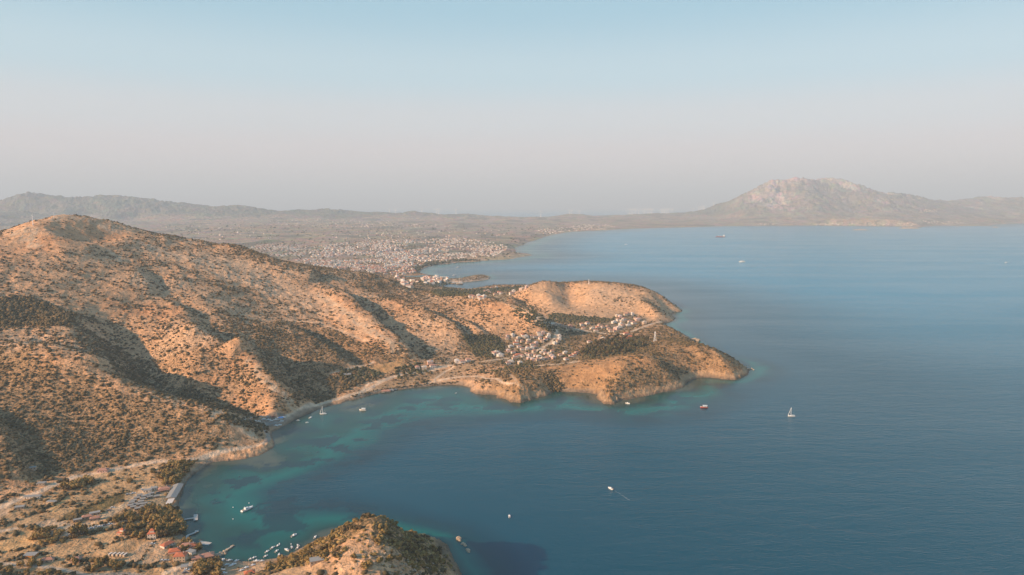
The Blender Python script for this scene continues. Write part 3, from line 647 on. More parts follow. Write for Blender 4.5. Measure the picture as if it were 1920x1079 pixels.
# ------------------------------------------------------------------ the sea
def sea():
    nu, nv = 900, 1000
    u = np.linspace(R(-75), R(75), nu).astype(np.float32); v = np.linspace(math.log(60), math.log(61000), nv).astype(np.float32)
    A, B = np.meshgrid(u, v); D = np.exp(B); X, Y = D * np.sin(A), D * np.cos(A)
    s = poly_sd(X, Y, COAST, 1)                        # > 0 on land
    off = -s
    def gs(px, py, r):                                  # soft spot round a place, r in metres
        p = P(px, py); return np.exp(-((X - p[0]) ** 2 + (Y - p[1]) ** 2) / (r * r))
    sh = np.full(X.shape, 16.0, np.float32)             # how far the shallows reach, by place
    for px, py, r, k in [(600, 800, 130, 130), (540, 850, 90, 75), (430, 900, 90, 60), (370, 950, 80, 45), (420, 1000, 70, 60), (500, 1035, 60, 40), (700, 770, 120, 110), (800, 750, 120, 75), (880, 745, 90, 50), (1080, 750, 90, 60), (1220, 765, 120, 50), (1300, 740, 110, 55), (1410, 690, 70, 40), (860, 1070, 60, 14), (640, 985, 60, 22), (1290, 600, 200, 30)]:
        sh += gs(px, py, r) * k
    far = ss(D, 2500, 4000); sh = sh * (1 - far) + 160 * far
    n = fbm(X, Y, 90, 4); nn = fbm(X + 700, Y, 34, 4)
    depth = np.clip(off / sh + n * 0.45, 0, 3)
    # seagrass meadows and rocks on the bottom
    grass = ss(fbm(X + 200, Y * 1.6, 60, 5, 0.6), 0.06, 0.16) * ss(off, 12, 30) * (1 - gs(1010, 1050, 150)) * (1 - ss(X, -60, -10) * (1 - ss(Y, 620, 720)))
    o = grid_mesh('sea', X, Y, np.zeros_like(X), np.ones((nv - 1, nu - 1), bool), {'depth': depth, 'seagrass': grass * (1 - far) * (1 - ss(off / sh, 1.3, 2.2)), 'offshore': off, 'painted_sheen': ss(Y, 300, 2600) * ss(off, 0, 700)})
    m, t, b = newmat('sea_water')
    co = t.nodes.new('ShaderNodeTexCoord').outputs['Object']
    dp = node(t, 'ShaderNodeAttribute', attribute_name='depth').outputs['Fac']
    sg = node(t, 'ShaderNodeAttribute', attribute_name='seagrass').outputs['Fac']
    ofs = node(t, 'ShaderNodeAttribute', attribute_name='offshore').outputs['Fac']
    r = t.nodes.new('ShaderNodeValToRGB'); t.links.new(math_(t, 'DIVIDE', dp, 3.0), r.inputs[0])
    stops = [(0.0, (0.07, 0.085, 0.06)), (0.05, (0.007, 0.048, 0.040)), (0.17, (0.0, 0.112, 0.096)), (0.34, (0.001, 0.044, 0.058)), (0.60, (0.0, 0.042, 0.066)), (1.0, (0.0, 0.056, 0.088))]
    while len(r.color_ramp.elements) < len(stops): r.color_ramp.elements.new(0.5)
    for e, (p_, c_) in zip(r.color_ramp.elements, stops): e.position = p_; e.color = c_ + (1,)
    c = mixc(t, math_(t, 'MULTIPLY', sg, 0.82), r.outputs[0], (0.004, 0.028, 0.042))
    c = mixc(t, node(t, 'ShaderNodeAttribute', attribute_name='painted_sheen').outputs['Fac'], c, (0.0, 0.20, 0.315))  # sky reflection painted into the base colour, brighter blue farther out and offshore
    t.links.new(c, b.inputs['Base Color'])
    b.inputs['IOR'].default_value = 1.33; b.inputs['Specular IOR Level'].default_value = 0.4; b.inputs['Roughness'].default_value = 0.30
    mp = node(t, 'ShaderNodeMapping'); mp.inputs['Rotation'].default_value = (0, 0, R(-12)); mp.inputs['Scale'].default_value = (0.35, 1, 1)
    t.links.new(co, mp.inputs[0])
    def nz(s, det, vec):
        n_ = node(t, 'ShaderNodeTexNoise', i_Scale=s, i_Detail=det, i_Roughness=0.6, i_Distortion=0.4); t.links.new(vec, n_.inputs['Vector']); return n_.outputs['Fac']
    mp3 = node(t, 'ShaderNodeMapping'); mp3.inputs['Rotation'].default_value = (0, 0, R(20)); mp3.inputs['Scale'].default_value = (0.22, 1, 1); t.links.new(co, mp3.inputs[0])
    w1, w2, w3 = nz(0.05, 5, mp.outputs[0]), nz(0.35, 3, mp.outputs[0]), nz(0.005, 6, mp3.outputs[0])
    # wind patches change how ruffled the water is
    ruf = sstep(t, w3, 0.35, 0.65); t.links.new(math_(t, 'MULTIPLY_ADD', ruf, 0.07, 0.20), b.inputs['Roughness'])
    calm = sstep(t, ofs, 20.0, 260.0)
    h = math_(t, 'ADD', math_(t, 'MULTIPLY', w1, 2.0), math_(t, 'MULTIPLY', w2, 0.65))
    bp = node(t, 'ShaderNodeBump', i_Distance=1.0); t.links.new(h, bp.inputs['Height'])
    t.links.new(math_(t, 'MULTIPLY_ADD', calm, 0.75, 0.08), bp.inputs['Strength']); t.links.new(bp.outputs[0], b.inputs['Normal'])
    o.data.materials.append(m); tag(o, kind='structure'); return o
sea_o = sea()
# ------------------------------------------------------------------ plants
rs = np.random.RandomState(11); rg = random.Random(5)
def leaf_mat(name, c1, c2, rough=0.9):
    m, t, b = newmat(name)
    at = node(t, 'ShaderNodeAttribute', attribute_name='tone').outputs['Fac']
    oi = t.nodes.new('ShaderNodeObjectInfo').outputs['Random']
    f = math_(t, 'FRACT', math_(t, 'ADD', at, oi))
    t.links.new(mixc(t, f, c1, c2), b.inputs['Base Color']); b.inputs['Roughness'].default_value = rough
    b.inputs['Specular IOR Level'].default_value = 0.1
    return m
M_SCRUB = leaf_mat('scrub_leaf', (0.070, 0.056, 0.028), (0.190, 0.125, 0.058))
M_GOLD = leaf_mat('olive_leaf', (0.17, 0.115, 0.042), (0.36, 0.235, 0.085))
M_PINE = leaf_mat('pine_leaf', (0.045, 0.047, 0.024), (0.105, 0.092, 0.044))
M_BARK = bpy.data.materials.new('bark'); M_BARK.use_nodes = True; M_BARK.node_tree.nodes['Principled BSDF'].inputs['Base Color'].default_value = (0.12, 0.085, 0.06, 1)

def ico(sub):
    import bmesh
    bm = bmesh.new(); bmesh.ops.create_icosphere(bm, subdivisions=sub, radius=1.0)
    v = np.array([x.co[:] for x in bm.verts], np.float32); bm.verts.index_update()
    f = np.array([[x.index for x in fc.verts] for fc in bm.faces], np.int32); bm.free(); return v, f
ICO = {1: ico(1), 2: ico(2)}
def merged(name, pts, rad, hgt_, sub, mat, kind='stuff', label=None, cat=None):
    """one sheet of many small rounded plants"""
    v0, f0 = ICO[sub]; n = len(pts); k = len(v0)
    jit = 1 + 0.38 * (rs.rand(n, k, 1) - 0.5) * 2
    an = rs.rand(n) * 6.283; ca, sa = np.cos(an)[:, None], np.sin(an)[:, None]
    v = v0[None] * jit
    x, y, z = v[..., 0] * (0.8 + 0.5 * rs.rand(n, 1)), v[..., 1], v[..., 2]
    X_, Y_ = (x * ca - y * sa) * rad[:, None], (x * sa + y * ca) * rad[:, None]
    Z_ = (z * 0.75 + 0.35) * hgt_[:, None]
    co = np.stack([X_ + pts[:, 0:1], Y_ + pts[:, 1:2], Z_ + pts[:, 2:3]], -1).reshape(-1, 3).astype(np.float32)
    f = (f0[None] + (np.arange(n) * k)[:, None, None]).reshape(-1, 3).astype(np.int32)
    me = bpy.data.meshes.new(name); me.vertices.add(len(co)); me.vertices.foreach_set('co', co.ravel())
    me.loops.add(f.size); me.loops.foreach_set('vertex_index', f.ravel()); me.polygons.add(len(f)); me.polygons.foreach_set('loop_start', np.arange(0, f.size, 3, dtype=np.int32))
    t = me.attributes.new('tone', 'FLOAT', 'POINT'); t.data.foreach_set('value', np.repeat(rs.rand(n).astype(np.float32), k))
    me.update(calc_edges=True); me.materials.append(mat)
    o = bpy.data.objects.new(name, me); COL.objects.link(o); tag(o, label, cat, None, kind); return o
def bil(A, fu, fv):
    i = np.clip(fv.astype(int), 0, NV - 2); j = np.clip(fu.astype(int), 0, NU - 2); f = fv - i; g = fu - j
    return (A[i, j] * (1 - g) + A[i, j + 1] * g) * (1 - f) + (A[i + 1, j] * (1 - g) + A[i + 1, j + 1] * g) * f
def scatter(n, va, vb, ua=U0, ub=U1):
    """random places evenly spread over the ground between two distances"""
    Da, Db = va, vb
    D = np.sqrt(rs.rand(n) * (Db ** 2 - Da ** 2) + Da ** 2); a = ua + rs.rand(n) * (ub - ua)
    fu = (a - U0) / (U1 - U0) * (NU - 1); fv = (np.log(D) - V0) / (V1 - V0) * (NV - 1)
    return D, a, fu, fv
# clumped coverage
clump = ss(fbm(XX, YY, 45, 4) * 1.0 + 0.5 + 0.5 * fbm(XX + 99, YY, 160, 3) - 0.25 * np.clip(g1, 0, 1), 0.15, 0.95)
vegc = np.clip(veg * (0.45 + 1.1 * clump), 0, 1) * near * (land > 6)
M_TWO = [M_SCRUB]
allp = []
for (Da, Db, n, sub) in [(430, 1250, 360000, 1), (1250, 2200, 680000, 1), (2200, 3600, 260000, 1)]:
    D, a, fu, fv = scatter(n, Da, Db, R(-50), R(34))
    area = (Db ** 2 - Da ** 2) / 2 * (R(84)) / n           # ground per try
    vv = bil(vegc, fu, fv)
    size = (0.58 + rs.rand(n) ** 3 * 1.2) * np.where(vv > 0.55, 1.0, 1.15)
    r = 1.65 * size
    p = np.clip(vv * (0.55 + 0.6 * vv) * area * 0.95 / (3.14 * 1.65 ** 2 * 0.92), 0, 1)
    k = rs.rand(n) < p
    D, a, r = D[k], a[k], r[k]; zz = bil(Z, fu[k], fv[k])
    P3 = np.stack([D * np.sin(a), D * np.cos(a), zz], 1)
    # drop what the camera's side never shows: the far faces stay, the far outside goes
    allp.append((P3, r))
P3 = np.concatenate([x[0] for x in allp]); RR = np.concatenate([x[1] for x in allp])
# places of the photograph for the bushes
f_ = P3[:, 1] * math.cos(TH) - (P3[:, 2] - H) * math.sin(TH); u_ = P3[:, 1] * math.sin(TH) + (P3[:, 2] - H) * math.cos(TH)
PX, PY = CX + F * P3[:, 0] / f_, CY - F * u_ / f_
inside = (PX > -620) & (PX < 2000) & (PY < 1160); P3, RR, PX, PY = P3[inside], RR[inside], PX[inside], PY[inside]
dist = np.linalg.norm(P3 - np.array([0, 0, H]), axis=1)
seen = (PX > 6) & (PX < 1914) & (PY < 1070)
hdm = (PX > 480) & (PX < 880) & (PY > 965) & seen
big = np.argsort(-(np.where(seen & hdm, RR / dist, 0)))[:270]
isbig = np.zeros(len(P3), bool); isbig[big] = True
print('shrubs', len(P3), 'near', isbig.sum())
rest = ~isbig
nr_ = rest & (dist < 1150); fr_ = rest & ~nr_
gh = rest & hdm & (rs.rand(len(P3)) < .75); rest = rest & ~gh
merged('scrub', P3[rest], RR[rest], RR[rest] * (0.65 + 0.3 * rs.rand(rest.sum())), 1, M_SCRUB)
merged('low_scrub', P3[gh], RR[gh], RR[gh] * .8, 1, M_GOLD)
def leafy(name, n, seed, r=1.0, h=1.0, lobes=6, fs=0.2, mat=None, core=True):
    """an uneven crown of leaf-size faces over a few lobes, unit size"""
    g = np.random.RandomState(seed); vs, fs_ = [], []
    lc = g.randn(lobes, 3) * np.array([0.38, 0.38, 0.20]) * np.array([r, r, h]); lc[:, 2] += 0.5 * h; lr = 0.34 + 0.28 * g.rand(lobes)
    if core:
        v0, f0 = ICO[1]
        for c, q_ in zip(lc, lr):
            b_ = len(vs); v = v0 * (q_ * 0.8) * (1 + 0.3 * (g.rand(len(v0), 1) - 0.5)) * np.array([r, r, h]) + c
            vs += v.tolist(); fs_ += [tuple(int(i) + b_ for i in f) for f in f0]
    for i in range(n):
        k = g.randint(lobes); d = g.randn(3); d /= np.linalg.norm(d); c = lc[k] + d * lr[k] * np.array([r, r, h]) * (0.8 + 0.35 * g.rand())
        if c[2] < 0.02: c[2] = 0.02
        a = g.randn(3); a /= np.linalg.norm(a); b2 = np.cross(a, d); b2 /= np.linalg.norm(b2) + 1e-6; s = fs * (0.6 + 0.8 * g.rand())
        b_ = len(vs); vs += [(c + a * s).tolist(), (c + b2 * s).tolist(), (c - a * s * 0.8).tolist(), (c - b2 * s).tolist()]; fs_.append((b_, b_ + 1, b_ + 2, b_ + 3))
    me = bpy.data.meshes.new(name); me.from_pydata(vs, [], fs_)
    t = me.attributes.new('tone', 'FLOAT', 'POINT'); t.data.foreach_set('value', (g.rand(len(vs)) * 0.35).astype(np.float32))
    me.materials.append(mat); me.update(); return me
shr = [leafy('shrub', 150, 40 + i, 1.0, 0.8, 5, 0.17, M_GOLD if i % 5 else M_SCRUB) for i in range(8)]
for i in big:
    o = bpy.data.objects.new('shrub', shr[rg.randrange(8)]); COL.objects.link(o)
    o.location = P3[i]; o.rotation_euler = (0, 0, rg.random() * 6.28); s = RR[i] * 1.25; o.scale = (s, s, s * rg.uniform(0.8, 1.3))
    tag(o, 'rounded golden green shrub on the rocky foreground headland', 'shrub', 'shrubs on the foreground headland')

def taper(vs, fs, p0, p1, r0, r1, n=6):
    p0, p1 = Vector(p0), Vector(p1); d = (p1 - p0).normalized(); a = d.orthogonal().normalized(); b = d.cross(a); k = len(vs)
    for p, r in ((p0, r0), (p1, r1)):
        for i in range(n):
            t = 6.28318 * i / n; vs.append((p + a * math.cos(t) * r + b * math.sin(t) * r)[:])
    for i in range(n): j = (i + 1) % n; fs.append((k + i, k + j, k + n + j, k + n + i))
    fs.append(tuple(range(k + n, k + 2 * n))); fs.append(tuple(range(k + n - 1, k - 1, -1)))
def trunk_mesh(seed, h, r):
    g = random.Random(seed); vs, fs = [], []
    top = (g.uniform(-.1, .1), g.uniform(-.1, .1), h); taper(vs, fs, (0, 0, -0.15), top, r, r * 0.6, 7)
    for k in range(4):
        a = g.uniform(0, 6.28); taper(vs, fs, (top[0] * .7, top[1] * .7, h * .75), (math.cos(a) * 0.35, math.sin(a) * 0.35, h + 0.28), r * 0.5, r * 0.2, 5)
    me = bpy.data.meshes.new('trunk'); me.from_pydata(vs, [], fs); me.materials.append(M_BARK); return me
def mk_tree(name, crown_mats, n, lobes, r, h, th, fs_=0.15):
    out = []
    for i, m in enumerate(crown_mats):
        c = leafy('crown', n, 70 + i * 7 + lobes, r, h, lobes, fs_, m); c.transform(Matrix.Translation((0, 0, th))); out.append((trunk_mesh(i, th + 0.25, 0.055), c))
    return name, out
ROUND = mk_tree('round_tree', [M_GOLD, M_GOLD, M_GOLD, M_SCRUB], 260, 8, 1.0, 0.9, 0.35)
POPLAR = mk_tree('tall_tree', [M_GOLD, M_PINE], 260, 9, 0.5, 1.6, 0.35)
PINE = mk_tree('pine_tree', [M_PINE, M_SCRUB, M_PINE], 70, 5, 0.75, 1.15, 0.3, 0.2)
def put_tree(kind, X, Y, s, label, group, name=None):
    name = name or kind[0]; tr, cr_ = rg.choice(kind[1])
    e = bpy.data.objects.new(name, None); COL.objects.link(e); e.empty_display_size = 1; e.location = (X, Y, max(zat(X, Y), 0.3) - 0.2); e.rotation_euler = (0, 0, rg.random() * 6.28)
    e.scale = (s * rg.uniform(.85, 1.15), s * rg.uniform(.85, 1.15), s * rg.uniform(.85, 1.2))
    for nm, me in (('trunk', tr), ('crown', cr_)):
        o = bpy.data.objects.new(nm, me); COL.objects.link(o); o.parent = e
    tag(e, label, 'tree', group); return e
def in_poly(px, py, poly):
    c = False; n = len(poly)
    for i in range(n):
        (x0, y0), (x1, y1) = poly[i], poly[(i + 1) % n]
        if (y0 > py) != (y1 > py) and px < (x1 - x0) * (py - y0) / (y1 - y0) + x0: c = not c
    return c
def fill(poly, n, mind):
    """n places inside an outline of the photograph, at least mind metres apart"""
    out = []; xs, ys = [p[0] for p in poly], [p[1] for p in poly]
    for _ in range(n * 30):
        if len(out) >= n: break
        x, y = rg.uniform(min(xs), max(xs)), rg.uniform(min(ys), max(ys))
        if not in_poly(x, y, poly): continue
        p = pick(x, y)
        if all(math.hypot(p[0] - q_[0], p[1] - q_[1]) > mind for q_ in out): out.append(p)
    return out
G1 = 'trees round the bay settlement'
for poly, n, kind, s0, s1, lab in [
    ([(288, 968), (298, 960), (330, 957), (334, 985), (337, 1000), (315, 1005), (290, 985)], 30, ROUND, 5.5, 8, 'broad golden tree in the grove along the dark beach'),
    ([(215, 975), (290, 955), (300, 968), (240, 985), (215, 990)], 18, ROUND, 4, 6, 'leafy tree in the row beside the camp cabins'),
    ([(235, 990), (285, 985), (285, 1012), (235, 1010)], 16, ROUND, 3.5, 5.5, 'small garden tree between the two red roofed houses'),
    ([(285, 885), (345, 870), (365, 872), (345, 900), (330, 912), (300, 905)], 30, ROUND, 4.5, 7, 'scrubby tree where the road bends down to the shingle beach'),
    ([(115, 905), (160, 893), (175, 905), (160, 918), (120, 925)], 9, ROUND, 5, 8, 'tree in the clump below the dirt road'),
    ([(60, 990), (100, 985), (150, 1010), (90, 1028), (60, 1035)], 12, ROUND, 3.5, 5.5, 'tree in the hedge line between the dry fields'),
    ([(370, 1058), (400, 1050), (410, 1079), (350, 1079)], 16, ROUND, 4, 6.5, 'tree in the dark grove behind the fishing beach'),
    ([(130, 1058), (180, 1052), (240, 1060), (230, 1070), (160, 1074)], 9, ROUND, 3.5, 6, 'tree in the shaded hollow beside the lower track'),
    ([(335, 1012), (385, 1020), (372, 1042), (340, 1035)], 8, ROUND, 3, 4.5, 'courtyard tree among the red roofs at the water'),
    ([(0, 1060), (80, 1050), (120, 1079), (0, 1079)], 14, ROUND, 3, 5, 'tree in the dark lower left corner of the valley'),
]:
    for p in fill(poly, n, s0 * 0.9): put_tree(kind, p[0], p[1], rg.uniform(s0, s1) * .74, lab, G1)
for (x, y, s, lab) in [(146, 1003, 10, 'tall golden tree standing alone at the end of the yard'), (300, 1003, 11, 'tall dark tree beside the white house with the red roof'), (306, 1008, 9, 'dark tree just behind the tall dark one by the white house'), (242, 905, 6, 'lone round tree by the dirt track above the camp'), (325, 1003, 7, 'leaning golden tree right at the waterline by the pier')]:
    p = pick(x, y); put_tree(ROUND, p[0], p[1], s * .62, lab, G1, 'tall_tree')
for p in fill([(1085, 668), (1100, 648), (1150, 634), (1205, 632), (1222, 645), (1180, 662), (1110, 674)], 135, 6.5):
    put_tree(PINE, p[0], p[1], rg.uniform(4.2, 6.2), 'young pine in the planted grove on the cape', 'pines of the plantation on the cape')
# dense wooded belts farther off: nobody could count them
belts = []
for poly, n, s in [([(1027, 594), (1040, 588), (1150, 599), (1140, 604), (1055, 605), (1028, 603)], 260, 5.0), ([(808, 548), (830, 540), (870, 545), (930, 541), (990, 538), (975, 545), (880, 556), (820, 556)], 420, 7.0), ([(985, 560), (1010, 590), (1045, 612), (1040, 625), (1000, 610), (960, 590)], 160, 4.5),
                   ([(865, 628), (935, 632), (948, 655), (925, 672), (890, 668)], 300, 4.2), ([(1085, 668), (1100, 648), (1150, 634), (1205, 632), (1222, 645), (1180, 662), (1110, 674)], 260, 4.0), ([(-20, 562), (60, 558), (140, 590), (130, 612), (-20, 608)], 420, 5.0),
                   ([(780, 512), (795, 500), (860, 490), (910, 489), (860, 486), (800, 492), (775, 505)], 160, 9.0), ([(760, 528), (830, 528), (850, 532), (815, 540), (770, 535)], 90, 6.0), ([(870, 519), (905, 516), (915, 519), (900, 523), (875, 526)], 16, 3.5),
                   ([(940, 640), (1060, 628), (1090, 668), (940, 690)], 170, 3.4), ([(1035, 605), (1210, 590), (1200, 615), (1120, 625)], 120, 3.6), ([(900, 700), (990, 682), (1010, 690), (940, 705)], 90, 4.0), ([(740, 690), (790, 680), (800, 700), (745, 712)], 60, 4.5), ([(640, 690), (680, 690), (720, 700), (680, 720), (640, 735)], 120, 4.5), ([(1010, 700), (1030, 695), (1060, 730), (1035, 738)], 80, 4.0), ([(480, 792), (505, 798), (500, 812), (400, 785), (420, 775)], 90, 3.5)]:
    for p in fill(poly, n, s * 0.6): belts.append((p[0], p[1], p[2], s * 0.85 * rg.uniform(0.7, 1.2)))
for hp, s in [([(0, 1036), (40, 1030), (80, 1018), (110, 1010), (150, 1004), (222, 990)], 2.4), ([(240, 922), (205, 932), (165, 950), (135, 975), (105, 978)], 2.2), ([(215, 1012), (250, 1010), (290, 1012)], 2.0), ([(150, 998), (180, 985), (215, 978)], 2.2), ([(0, 985), (60, 965), (100, 945), (130, 925)], 2.6), ([(85, 1005), (60, 990), (40, 985)], 2.4), ([(160, 1040), (205, 1020), (232, 1012)], 1.2), ([(240, 1062), (265, 1050), (290, 1015)], 1.0), ([(130, 1048), (180, 1052), (230, 1058), (300, 1066)], 2.4), ([(20, 1050), (60, 1046), (110, 1050)], 2.2), ([(300, 872), (350, 866), (380, 864)], 2.0), ([(660, 745), (700, 733), (740, 728), (800, 720), (860, 716)], 1.8)]:
    for (xa, ya), (xb, yb) in zip(hp, hp[1:]):
        pa, pb = pick(xa, ya), pick(xb, yb); n_ = max(1, int(math.dist(pa[:2], pb[:2]) / (s * 1.1)))
        for i in range(n_):
            if rg.random() < .8: x_, y_ = pa[0] + (pb[0] - pa[0]) * i / n_ + rg.uniform(-1, 1) * s, pa[1] + (pb[1] - pa[1]) * i / n_ + rg.uniform(-1, 1) * s; belts.append((x_, y_, zat(x_, y_), s * rg.uniform(.7, 1.4)))
B = np.array(belts); lo_ = (vis(0, 1, 0)[0] * 0 + np.hypot(B[:, 0], B[:, 1]) < 1150) | (B[:, 0] < -700) & (np.hypot(B[:, 0], B[:, 1]) < 1900)
merged('woods', B[~lo_, :3], B[~lo_, 3] * 0.75, B[~lo_, 3] * 0.9, 1, M_PINE); merged('hedges', B[lo_, :3], B[lo_, 3] * 0.75, B[lo_, 3] * 0.85, 1, M_SCRUB)
# ------------------------------------------------------------------ building kit
def paint(name, c, rough=0.7, metal=0.0, var=0.12, scale=1.5):
    m, t, b = newmat(name); co = t.nodes.new('ShaderNodeTexCoord').outputs['Object']
    n = node(t, 'ShaderNodeTexNoise', i_Scale=scale, i_Detail=4.0); t.links.new(co, n.inputs['Vector'])
    oi = t.nodes.new('ShaderNodeObjectInfo').outputs['Random']
    f = math_(t, 'MULTIPLY_ADD', n.outputs['Fac'], var * 2, 1 - var * 1.5); f = math_(t, 'ADD', f, math_(t, 'MULTIPLY', oi, var))
    t.links.new(mixc(t, 1.0, c, f, 'MULTIPLY'), b.inputs['Base Color']); b.inputs['Roughness'].default_value = rough; b.inputs['Metallic'].default_value = metal
    return m
def tiles(name, c):
    m, t, b = newmat(name); co = t.nodes.new('ShaderNodeTexCoord').outputs['Object']
    w = node(t, 'ShaderNodeTexWave', i_Scale=1.6, i_Distortion=0.6); t.links.new(co, w.inputs['Vector'])
    n = node(t, 'ShaderNodeTexNoise', i_Scale=0.9, i_Detail=4.0); t.links.new(co, n.inputs['Vector'])
    cc = mixc(t, w.outputs['Fac'], tuple(x * .75 for x in c), c); cc = mixc(t, math_(t, 'MULTIPLY', n.outputs['Fac'], 0.5), cc, tuple(x * .6 for x in c))
    t.links.new(cc, b.inputs['Base Color']); b.inputs['Roughness'].default_value = 0.85
    return m
MT = {'white': paint('white_plaster', (0.66, 0.58, 0.50)), 'cream': paint('cream_plaster', (0.56, 0.43, 0.31)), 'pink': paint('pink_plaster', (0.62, 0.40, 0.33)), 'stone': paint('stone_wall', (0.42, 0.32, 0.23), 0.9),
      'roof': tiles('red_roof_tiles', (0.58, 0.17, 0.075)), 'faded': tiles('faded_roof_tiles', (0.50, 0.25, 0.17)), 'grey_roof': paint('grey_roof_sheet', (0.28, 0.265, 0.24), 0.7), 'glass': paint('dark_glass', (0.05, 0.055, 0.06), 0.15),
      'wood': paint('weathered_wood', (0.30, 0.21, 0.14), 0.9), 'gel': paint('white_gelcoat', (0.82, 0.80, 0.76), 0.25), 'metal': paint('galvanised_metal', (0.55, 0.54, 0.52), 0.5, 0.3), 'redhull': paint('red_hull_paint', (0.42, 0.06, 0.04), 0.5),
      'blue': paint('blue_tarpaulin', (0.04, 0.16, 0.42), 0.6), 'dark': paint('dark_rubber', (0.03, 0.03, 0.03), 0.8), 'sail': paint('white_sailcloth', (0.82, 0.79, 0.74), 0.8), 'orange': paint('orange_boards', (0.62, 0.24, 0.05), 0.8),
      'concrete': paint('pale_concrete', (0.46, 0.42, 0.37), 0.9), 'rock': paint('shore_rock', (0.42, 0.31, 0.21), 0.95, 0, 0.3, 0.6), 'tower': paint('tower_white', (0.85, 0.84, 0.83), 0.5), 'grey': paint('grey_paint', (0.20, 0.21, 0.23), 0.6), 'carred': paint('red_car_paint', (0.35, 0.04, 0.03), 0.3)}
class MB:
    def __init__(s): s.v, s.f, s.m, s.mats = [], [], [], []
    def mi(s, m):
        if m not in s.mats: s.mats.append(m)
        return s.mats.index(m)
    def add(s, vs, fs, m):
        k = len(s.v); i = s.mi(m); s.v += [tuple(x) for x in vs]
        for f in fs: s.f.append(tuple(a + k for a in f)); s.m.append(i)
        return s
    def box(s, x0, x1, y0, y1, z0, z1, m, rot=0, at=(0, 0)):
        c, n = math.cos(rot), math.sin(rot)
        vs = [(x * c - y * n + at[0], x * n + y * c + at[1], z) for z in (z0, z1) for (x, y) in ((x0, y0), (x1, y0), (x1, y1), (x0, y1))]
        return s.add(vs, [(0, 3, 2, 1), (4, 5, 6, 7), (0, 1, 5, 4), (1, 2, 6, 5), (2, 3, 7, 6), (3, 0, 4, 7)], m)
    def tube(s, p0, p1, r0, r1, m, n=8):
        vs, fs = [], []; taper(vs, fs, p0, p1, r0, r1, n); return s.add(vs, fs, m)
    def roof(s, w, d, z, h, m, hip=0.35, over=0.45):
        """hipped (hip>0) or gabled roof over a w x d plan, with thickness"""
        a, b = w / 2 + over, d / 2 + over; r = a - b * hip * 2 if hip else a; r = max(r, 0.2)
        vs = [(-a, -b, z), (a, -b, z), (a, b, z), (-a, b, z), (-a, -b, z + .18), (a, -b, z + .18), (a, b, z + .18), (-a, b, z + .18), (-r, 0, z + h), (r, 0, z + h)]
        return s.add(vs, [(0, 3, 2, 1), (0, 1, 5, 4), (1, 2, 6, 5), (2, 3, 7, 6), (3, 0, 4, 7), (4, 5, 9, 8), (6, 7, 8, 9), (5, 6, 9), (7, 4, 8)], m)
    def hull(s, L, B, hgt, m, mdeck, z0=-0.35, n=9, sheer=0.25, stern=0.8):
        """boat hull pointing along +x"""
        sec = []
        for i in range(n):
            t = i / (n - 1); x = -L / 2 + L * t; w = B / 2 * (stern + (1 - stern) * min(1, t * 3)) * (1 - max(0, (t - 0.45) / 0.55) ** 2.1) + 0.02
            top = hgt * (1 + sheer * max(0, t - 0.4) * 1.6); sec.append([(x, -w, top), (x, -w * 0.82, z0 + (top - z0) * .35), (x - 0.02 * L * t, 0, z0), (x, w * 0.82, z0 + (top - z0) * .35), (x, w, top)])
        vs = [p for q_ in sec for p in q_]; fs = []
        for i in range(n - 1):
            for j in range(4): a = i * 5 + j; fs.append((a, a + 1, a + 6, a + 5))
        fs.append((4, 3, 2, 1, 0)); s.add(vs, fs, m)
        dk = []
        for q_ in sec: dk += [(q_[0][0], q_[0][1] * .93, q_[0][2] - 0.08), (q_[4][0], q_[4][1] * .93, q_[4][2] - 0.08)]
        return s.add(dk, [(2 * i, 2 * i + 2, 2 * i + 3, 2 * i + 1) for i in range(n - 1)], mdeck)
    def mesh(s, name):
        me = bpy.data.meshes.new(name); me.from_pydata(s.v, [], s.f)
        for m in s.mats: me.materials.append(MT[m])
        me.polygons.foreach_set('material_index', s.m); me.update(); return me
def obj(name, mb, parent=None, loc=(0, 0, 0), rz=0, sc=None):
    me = mb.mesh(name) if isinstance(mb, MB) else mb
    o = bpy.data.objects.new(name, me); COL.objects.link(o); o.location = loc; o.rotation_euler = (0, 0, rz)
    if sc: o.scale = sc if isinstance(sc, tuple) else (sc,) * 3
    if parent: o.parent = parent
    return o
def empty(name, loc=(0, 0, 0), rz=0, sc=1):
    e = bpy.data.objects.new(name, None); COL.objects.link(e); e.location = loc; e.rotation_euler = (0, 0, rz); e.scale = (sc,) * 3; e.empty_display_size = 1; return e
def copy_tree(o, parent=None):
    c = o.copy(); COL.objects.link(c); c.parent = parent
    for ch in list(o.children):
        if ch.name in bpy.context.scene.objects or True: copy_tree(ch, c)
    return c
def gz(p, sink=0.3): return (p[0], p[1], max(zat(p[0], p[1]), 0.2) - sink)

